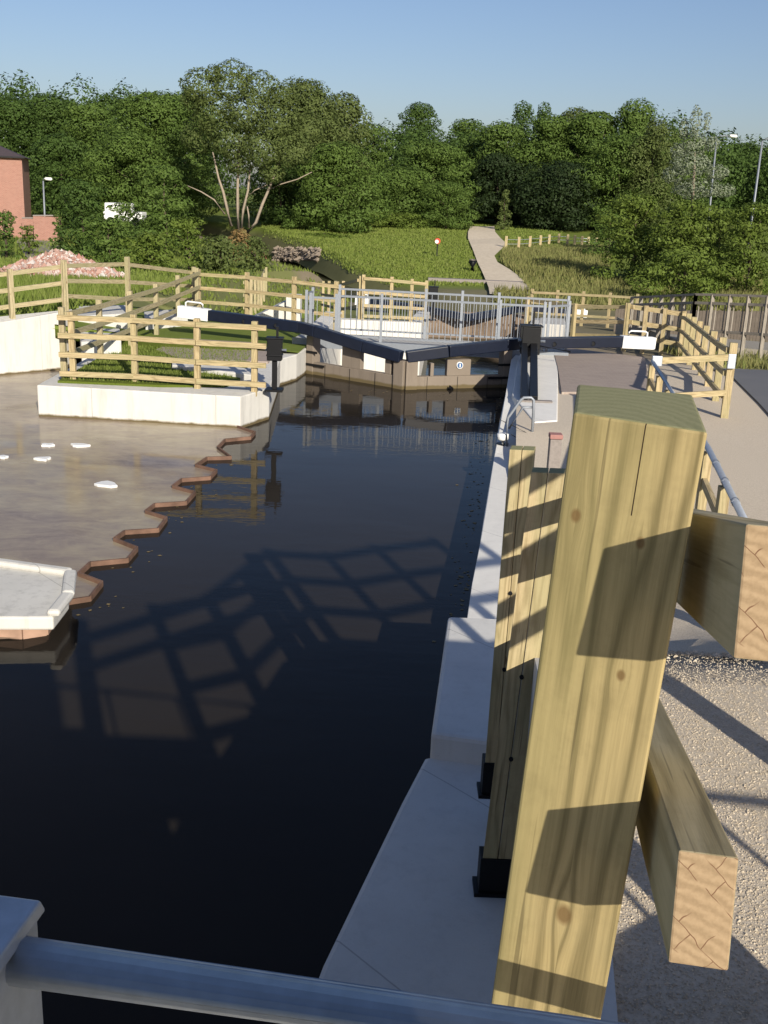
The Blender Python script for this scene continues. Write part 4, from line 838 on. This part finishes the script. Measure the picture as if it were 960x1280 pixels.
# the tall willow with pale trunks
p, H = col(296, 82, 92); root = empty('willow_tree', p, 'tallest grey green willow with several pale leaning trunks', 'tree', 'trees beyond the lock')
lob = []
for (x, y, r) in ((252, 108, 24), (290, 100, 26), (325, 112, 24), (268, 140, 28), (310, 140, 30), (345, 150, 28), (365, 185, 26), (250, 170, 24), (290, 172, 28), (330, 185, 26), (355, 120, 18), (385, 160, 22), (240, 125, 14), (300, 200, 20), (268, 92, 12), (340, 215, 16)):
    q = aty(x, y, 92+random.uniform(-2, 2)); r = r/F_PX*92; lob.append(((q.x, q.y, q.z), (r, r, r*.85)))
P_, N2 = crownpts(lob, 1.9, .22); leaves(P_, N2, .22, FOL['willow'], 'crown', root)
def TP(l, Y=92): return [aty(x, y, Y) for x, y in l]
for l, r in (([(289, 283), (284, 262), (279, 240), (273, 222), (266, 190)], .22), ([(281, 268), (268, 250), (252, 240), (234, 232)], .12), ([(298, 292), (297, 260), (297, 235), (299, 170)], .26), ([(301, 292), (304, 262), (310, 238), (313, 205)], .22), ([(307, 250), (318, 238), (334, 231)], .1), ([(311, 285), (311, 270), (309, 258)], .16), ([(308, 292), (320, 278), (328, 255), (338, 232), (344, 215), (350, 200)], .22), ([(338, 236), (352, 230), (372, 224), (390, 215)], .1)):
    m = MB(); q = TP(l); m.tube(q, [r*.72*(1-.6*i/(len(q)-1)) for i in range(len(q))], 8); m.build('trunk', M['bark'], root, smooth=True)
# front row bushes and trees
FR = [('sunlit bush filling the gap below the far lamp columns', 905, 258, 64, 70, 'light', 'bush'), ('shrub half hiding the white van', 160, 250, 76, 62, 'mid', 'bush'), ('small bush at the foot of the garden wall', 34, 280, 66, 30, 'light', 'bush'), ('rough bush between street lamp and dark evergreen', 74, 262, 68, 26, 'mid', 'bush'), ('dark evergreen bush right of the left street lamp', 100, 222, 66, 66, 'dark', 'bush'), ('dark bushy tree left of the pale trunks', 205, 205, 70, 84, 'mid', 'bush'), ('low mixed bush behind the rubble heap', 135, 268, 56, 90, 'mid', 'bush'),
 ('bright green shrub below the dark bushy tree', 185, 288, 52, 80, 'light', 'bush'), ('yellow green shrub left of the pale trunks', 235, 268, 55, 66, 'light', 'bush'), ('reddish brown shrub at the foot of the pale trunks', 300, 286, 66, 36, 'brown', 'bush'), ('olive shrub beside the reddish one', 275, 296, 53, 70, 'willow', 'bush'), ('grey green shrub overhanging the far canal', 318, 296, 60, 44, 'willow', 'bush'),
 ('bright bush on the bank above the far canal', 405, 290, 92, 70, 'light', 'bush'), ('low shrub at the left end of the grass bank', 375, 268, 98, 60, 'mid', 'bush'),
 ('small shrub in front of the brick building', 4, 262, 62, 40, 'mid', 'bush'),
 ('dense shrub left of the path top', 560, 225, 108, 80, 'mid', 'bush'), ('shrub on the skyline edge of the grass bank', 490, 262, 106, 90, 'light', 'bush'), ('pale green sapling in the dark gap above the path', 632, 238, 108, 18, 'willow', 'bush'),
 ('large sunlit bush on the right bank, left part', 800, 238, 66, 110, 'light', 'bush'), ('large sunlit bush on the right bank, middle part', 868, 246, 62, 120, 'light', 'bush'), ('large sunlit bush at the right edge of the picture', 945, 250, 60, 100, 'light', 'bush'), ('low bright shrubs at the foot of the right bushes', 860, 310, 55, 110, 'light', 'bush'), ('shaded shrub between post row and sunlit bush', 765, 262, 80, 60, 'mid', 'bush')]
for (lb_, x, y, Y, wd, kd, sh) in FR: tree(lb_, x, y, Y, wd, kd, name='shrub', cat='shrub', shape=sh, low=.02, size=.19, group='shrubs and bushes round the banks', dens=1.3)
# silvery poplar
p, H = col(870, 134, 78); root = empty('poplar_tree', p, 'silvery feathery poplar rising above the sunlit bushes', 'tree', 'trees beyond the lock')
lob = []
for (x, y, rx, ry) in ((870, 150, 7, 16), (884, 152, 5, 11), (855, 160, 6, 12), (868, 180, 16, 14), (890, 180, 9, 9), (848, 188, 10, 9), (865, 205, 24, 13), (895, 215, 15, 9), (842, 218, 14, 10), (870, 235, 28, 12), (905, 238, 14, 8)):
    q = aty(x, y, 78+random.uniform(-1, 1)); k = 78/F_PX; lob.append(((q.x, q.y, q.z), (rx*k, rx*k, ry*k)))
P_, N2 = crownpts(lob, 1.5, .18); leaves(P_, N2, .18, FOL['silver'], 'crown', root)
m = MB(); q = TP([(862, 300), (866, 240), (868, 210), (869, 190)], 78); m.tube(q, [.2, .14, .08, .02], 7); m.build('trunk', M['bark'], root, smooth=True)
# far woodland
lob = []
for i in range(170):
    x = random.uniform(-80, 100); Y = random.uniform(124, 150); h = pw(x, [(-40, 13.5), (-16, 13.0), (-8, 10.5), (6, 9.5), (12, 11), (34, 11.2), (42, 8.5), (130, 8)])+random.uniform(-1.3, 1.0)
    lob.append(((x, Y, T(x, Y)+h*.5), (3.2, 3.2, h*.5)))
P_, N2 = crownpts(lob, .8, .42); o = leaves(P_, N2, .42, FOL['dark'], 'woodland', None); tag(o, 'unbroken far woodland closing the view behind the separate trees', 'woodland', kind='stuff')
# grass
def blades(name, n, fn, h, mat, label, wd=.06):
    V = []; F_ = []
    for i in range(n):
        q = fn()
        if q is None: continue
        x, y, z, k = q; hh = h*random.uniform(.4, 1.2)*k; a = random.random()*6.28; w_ = wd*random.uniform(.6, 1.4); lx, ly = random.gauss(0, .3)*hh, random.gauss(0, .3)*hh
        j = len(V); V += [(x-w_*math.cos(a), y-w_*math.sin(a), z-.03), (x+w_*math.cos(a), y+w_*math.sin(a), z-.03), (x+lx, y+ly, z+hh)]; F_.append((j, j+1, j+2))
    me = bpy.data.meshes.new(name); me.from_pydata(V, [], F_); me.materials.append(mat); o = bpy.data.objects.new(name, me); C.objects.link(o); return tag(o, label, 'grass', kind='stuff')
pathw = [(tat(a, y), tat(b, y)) for y, a, b in ((366, 612, 662), (345, 605, 643), (328, 597, 622), (312, 591, 626), (298, 585, 626), (283, 588, 618))]
def onpath(x, Y):
    for (l0, r0), (l1, r1) in zip(pathw, pathw[1:]):
        y0, y1 = (l0.y+r0.y)/2, (l1.y+r1.y)/2
        if y0 <= Y <= y1: t = (Y-y0)/(y1-y0); return lerp(l0.x, l1.x, t)-.15 < x < lerp(r0.x, r1.x, t)+.15
    return False
def gf():
    Y = random.uniform(62, 122); x = random.uniform(-13, 14)*Y/100+1
    if x < xr(Y)+.5 or onpath(x, Y): return None
    return x, Y, T(x, Y), 1
blades('bank_grass', 60000, gf, .15, FOL['grass'], 'rough green grass covering the bank beyond the lock', .07)
def wf():
    Y = random.uniform(52, 92); u_ = random.uniform(622, 960 if Y < 68 else 765); p = aty(u_, 300, Y); x = p.x
    if onpath(x, Y) or x < 3: return None
    return x, Y, T(x, Y), (.35 if Y > 84 else 1)
blades('tall_weeds', 30000, wf, .45, FOL['weeds'], 'tall dry weeds and grass right of the gravel path', .06)
def lf():
    Y = random.uniform(36, 90); x = random.uniform(-30, -2)
    if x > xl(Y)-1: return None
    return x, Y, T(x, Y), 1
blades('left_bank_grass', 26000, lf, .20, FOL['grass'], 'patchy grass on the ground behind the left fences', .05)
def nf():
    x = random.uniform(-5.8, -2.9); Y = random.uniform(18.9, 23.5); return x, Y, .6, 1
blades('lawn_grass', 9000, nf, .06, FOL['grass'], 'short grass blades inside the left enclosure', .012)
def rf():
    Y = random.uniform(19, 33); x = random.uniform(7.6, 14)
    if roadx(Y)-.2 < x < roadx(Y)+4.6 and Y < 25: return None
    return x, Y, T(x, Y), 1
blades('verge_grass', 9000, rf, .3, FOL['weeds'], 'straggly verge grass beside the asphalt path', .02)
def lwf():
    Y = random.uniform(24, 40); x = random.uniform(-16, -7.6); return x, Y, T(x, Y), 1
blades('wing_grass', 9000, lwf, .28, FOL['grass'], 'grass behind the fence on the white wing wall', .03)
# ------------------------------------------------------------------ small far things
# row of posts
fp = [(632, 295, 310), (648, 296, 309), (662, 295, 308), (675, 294, 306), (686, 293, 304), (698, 292, 303), (709, 293, 303), (718, 294, 304), (727, 295, 304), (735, 296, 304), (745, 297, 306)]
P_ = []
for x, yt, yb in fp: b = tat(x, yb+2); P_.append((b, aty(x, yt, b.y).z-b.z))
root = empty('wire_fence', P_[0][0], 'row of short pale posts with wires on the bank beside the path', 'fence')
for b, h in P_: m = MB(); m.box((b.x, b.y, b.z+h/2), (.2, .14, h)); m.build('post', M['wood'], root)
m = MB()
for (a, h), (b, k) in zip(P_, P_[1:]): m.bar(a+Vector((0, 0, h*.75)), b+Vector((0, 0, k*.75)), .03, .03); m.bar(a+Vector((0, 0, h*.4)), b+Vector((0, 0, k*.4)), .03, .03)
m.build('wire', M['galv'], root)
b = tat(546, 321); root = empty('marker_sign', b, 'small red and white round sign on a thin dark post in the grass', 'sign'); h = aty(546, 299, b.y).z-b.z
m = MB(); m.bar(b, b+Vector((0, 0, h-.2)), .08, .08); m.build('post', M['black'], root)
m = MB(); m.tube([(b.x, b.y-.06, b.z+h-.12), (b.x, b.y-.02, b.z+h-.12)], .2, 14); m.build('disc', M['red'], root)
m = MB(); m.tube([(b.x-.05, b.y-.08, b.z+h-.16), (b.x-.05, b.y-.061, b.z+h-.16)], .13, 10); m.build('emblem', M['white'], root)
b = tat(590, 340); root = empty('litter_bin', b, 'dark squat bin on the grass left of the gravel path', 'bin'); m = MB(); m.tube([(b.x, b.y, b.z), (b.x, b.y, b.z+.55), (b.x, b.y, b.z+.7)], [.22, .26, .2], 12); m.build('body', M['black'], root, smooth=True); m = MB(); m.tube([(b.x, b.y, b.z+.7), (b.x, b.y, b.z+.76)], .24, 12); m.build('lid', M['greypost'], root)
# lamps
def lamp(px, top, base, Y, label, arm=.6, headc='white'):
    p, H = col(px, top, Y); bb = aty(base[0], base[1], Y); root = empty('street_lamp', (bb.x, bb.y, T(bb.x, bb.y)), label, 'street lamp', 'street lamps behind the trees')
    g0 = Vector((bb.x, bb.y, T(bb.x, bb.y)-.1)); t_ = aty(px, top, Y); m = MB(); m.tube([g0, g0.lerp(t_, .35), t_], [.11, .085, .055], 10); m.build('column', M['galv_pale'], root, smooth=True)
    m = MB(); m.tube([t_, t_+Vector((.2*arm, 0, .12)), t_+Vector((arm, 0, .15))], .035, 8); m.build('arm', M['galv_pale'], root, smooth=True)
    m = MB(); m.tube([t_+Vector((arm-.05, 0, .15)), t_+Vector((arm+.1, 0, .15)), t_+Vector((arm+.5, 0, .14)), t_+Vector((arm+.58, 0, .13))], [.06, .12, .12, .04], 10); m.build('lamp_head', M[headc], root, smooth=True)
lamp(54, 226, (57, 298), 84, 'short grey street lamp beside the brick wall at left', .1)
lamp(953, 176, (941, 262), 70, 'tall pale lamp column above the bushes at the right edge', .9)
lamp(896, 172, (888, 262), 84, 'slim lamp column half hidden by the silvery poplar with a bright white head', .9)
# brick building
Yb = 86; e = aty(27, 197, Yb); gb = T(e.x, e.y); root = empty('brick_building', (e.x-4, e.y, gb), 'red brick building with slate roof at the left edge', 'building')
RB = Matrix.Rotation(rad(14), 3, 'Z'); E0 = Vector((e.x, e.y, 0))
def bp(x, y, z=0): q = RB@Vector((x, y, 0))+E0; return Vector((q.x, q.y, z))
m = MB(); m.prism([bp(*q)[:2] for q in ((-8, 0), (0, 0), (0, 7), (-8, 7))], gb-1, e.z); m.build('wall', M['brick'], root)
m = MB(); ov = .25; zz = e.z
a_, b_, c_, d_ = bp(-8-ov, -ov, zz), bp(ov, -ov, zz), bp(ov, 7+ov, zz), bp(-8-ov, 7+ov, zz); r1, r2 = bp(-4.6, 3.5, zz+1.5), bp(-3.4, 3.5, zz+1.5)
m.face([a_, b_, r2, r1]); m.face([b_, c_, r2]); m.face([c_, d_, r1, r2]); m.face([d_, a_, r1]); m.face([d_, c_, b_, a_]); m.build('roof', M['slate'], root)
m = MB(); m.bar(bp(-8-ov, -ov-.06, zz), bp(ov, -ov-.06, zz), .1, .12); m.build('gutter', M['black'], root)
def bwall(x0, x1, yt, yb, Y, label, mat):
    a, b = aty(x0, yt, Y), aty(x1, yt, Y); c = aty(x0, yb, Y); m = MB(); m.bar(Vector((a.x, a.y, (a.z+c.z)/2-.2)), Vector((b.x, b.y, (a.z+c.z)/2-.2)), .3, a.z-c.z+.4)
    r = empty('brick_wall', (a.x, a.y, c.z), label, 'wall'); m.build('wall', mat, r); m = MB(); m.bar(Vector((a.x, a.y, a.z+.04)), Vector((b.x, b.y, b.z+.04)), .38, .08); m.build('coping', M['greypost'], r)
bwall(42, 76, 270, 296, 83, 'red brick garden wall behind the left street lamp', M['brick']); bwall(28, 42, 273, 290, 85, 'lower brick wall joining the building and the garden wall', M['brick'])
# red steel wall on far canal bank and stones
a, b = aty(262, 320, 76), aty(334, 320, 76); m = MB(); n = 26
for i in range(n): p = a.lerp(b, i/n); q = a.lerp(b, (i+1)/n); o_ = .12*(i % 2); m.bar(Vector((p.x, p.y+o_, -1.2)), Vector((q.x-.03, q.y+o_, -1.2)), .08, 1.7)
tag(m.build('piled_wall', simple('red_steel', (.22, .075, .06), .8, 0, .4, 3), None), 'dull red steel pile wall on the far canal bend', 'wall')
def stf():
    y = random.uniform(313, 327); x = random.uniform(345, 402)-(y-312)*.3; p = tat(x, y); return p.x, p.y, p.z+.05
scatter('bank_stones', 420, stf, .24, simple('bank_stone', (.27, .22, .17), .9, 0, .4, 2), 'grey brown stones spilled round the far canal bend', 'stones')
# rubble heap
hc = tat(76, 345); hw = 2.6
def rb():
    a = random.random()*6.28; r = math.sqrt(random.random()); x = hc.x+math.cos(a)*r*2.5; y = hc.y+math.sin(a)*r*2.2; return x, y, T(x, y)+.95*(1-r)**1.0+.1*random.random()
mr = NB('brick_rubble'); gm = mr.n('NewGeometry'); kk = mr.ramp(gm.outputs['Random Per Island'], [(0, (.34, .17, .13)), (.45, (.40, .25, .20)), (.75, (.45, .36, .32)), (1, (.62, .58, .54))]); M['rubble'] = mr.fin(kk, .9)
scatter('rubble_heap', 3600, rb, .11, M['rubble'], 'heap of broken pink and white bricks behind the left fence', 'rubble', flat=.8)
def rb2():
    t = random.random(); p = Vector((hc.x-2.8-t*2.2, hc.y-3.0-t*3, 0)); x = p.x+random.gauss(0, .7); y = p.y+random.gauss(0, .6); return x, y, T(x, y)+.3*random.random()
scatter('rubble_heap', 1500, rb2, .10, M['rubble'], 'smaller spread of pale brick rubble nearer the wing wall', 'rubble', flat=.8)
p = tat(110, 343); root = empty('white_block', p, 'long white block lying beside the brick rubble', 'block'); m = MB(); m.box((p.x, p.y, p.z+.15), (1.5, .5, .32)); m.build('block', M['white'], root, bevel=.02)
# white van glimpsed between trees
p = aty(157, 262, 90); gz = T(p.x, p.y)+.35; root = empty('parked_van', (p.x, p.y, gz), 'white van half hidden among the trees at left', 'van')
zc = p.z-.35
m = MB(); m.prism([(p.x-1.6, p.y-.9), (p.x+1.5, p.y-.9), (p.x+1.5, p.y+.9), (p.x-1.6, p.y+.9)], zc-.55, zc+.2); m.prism([(p.x-1.5, p.y-.82), (p.x+.7, p.y-.82), (p.x+.5, p.y+.82), (p.x-1.4, p.y+.82)], zc+.2, zc+.85); m.build('body', M['white'], root, bevel=.08)
m = MB(); m.box((p.x+.2, p.y-.835, zc+.5), (.7, .03, .36)); m.build('window', M['glass'], root)
for sx in (-1, 1): m = MB(); m.tube([(p.x+sx, p.y-.95, zc-.55), (p.x+sx, p.y-.7, zc-.55)], .33, 14); m.build('wheel', M['black'], root)
# fallen branch on path
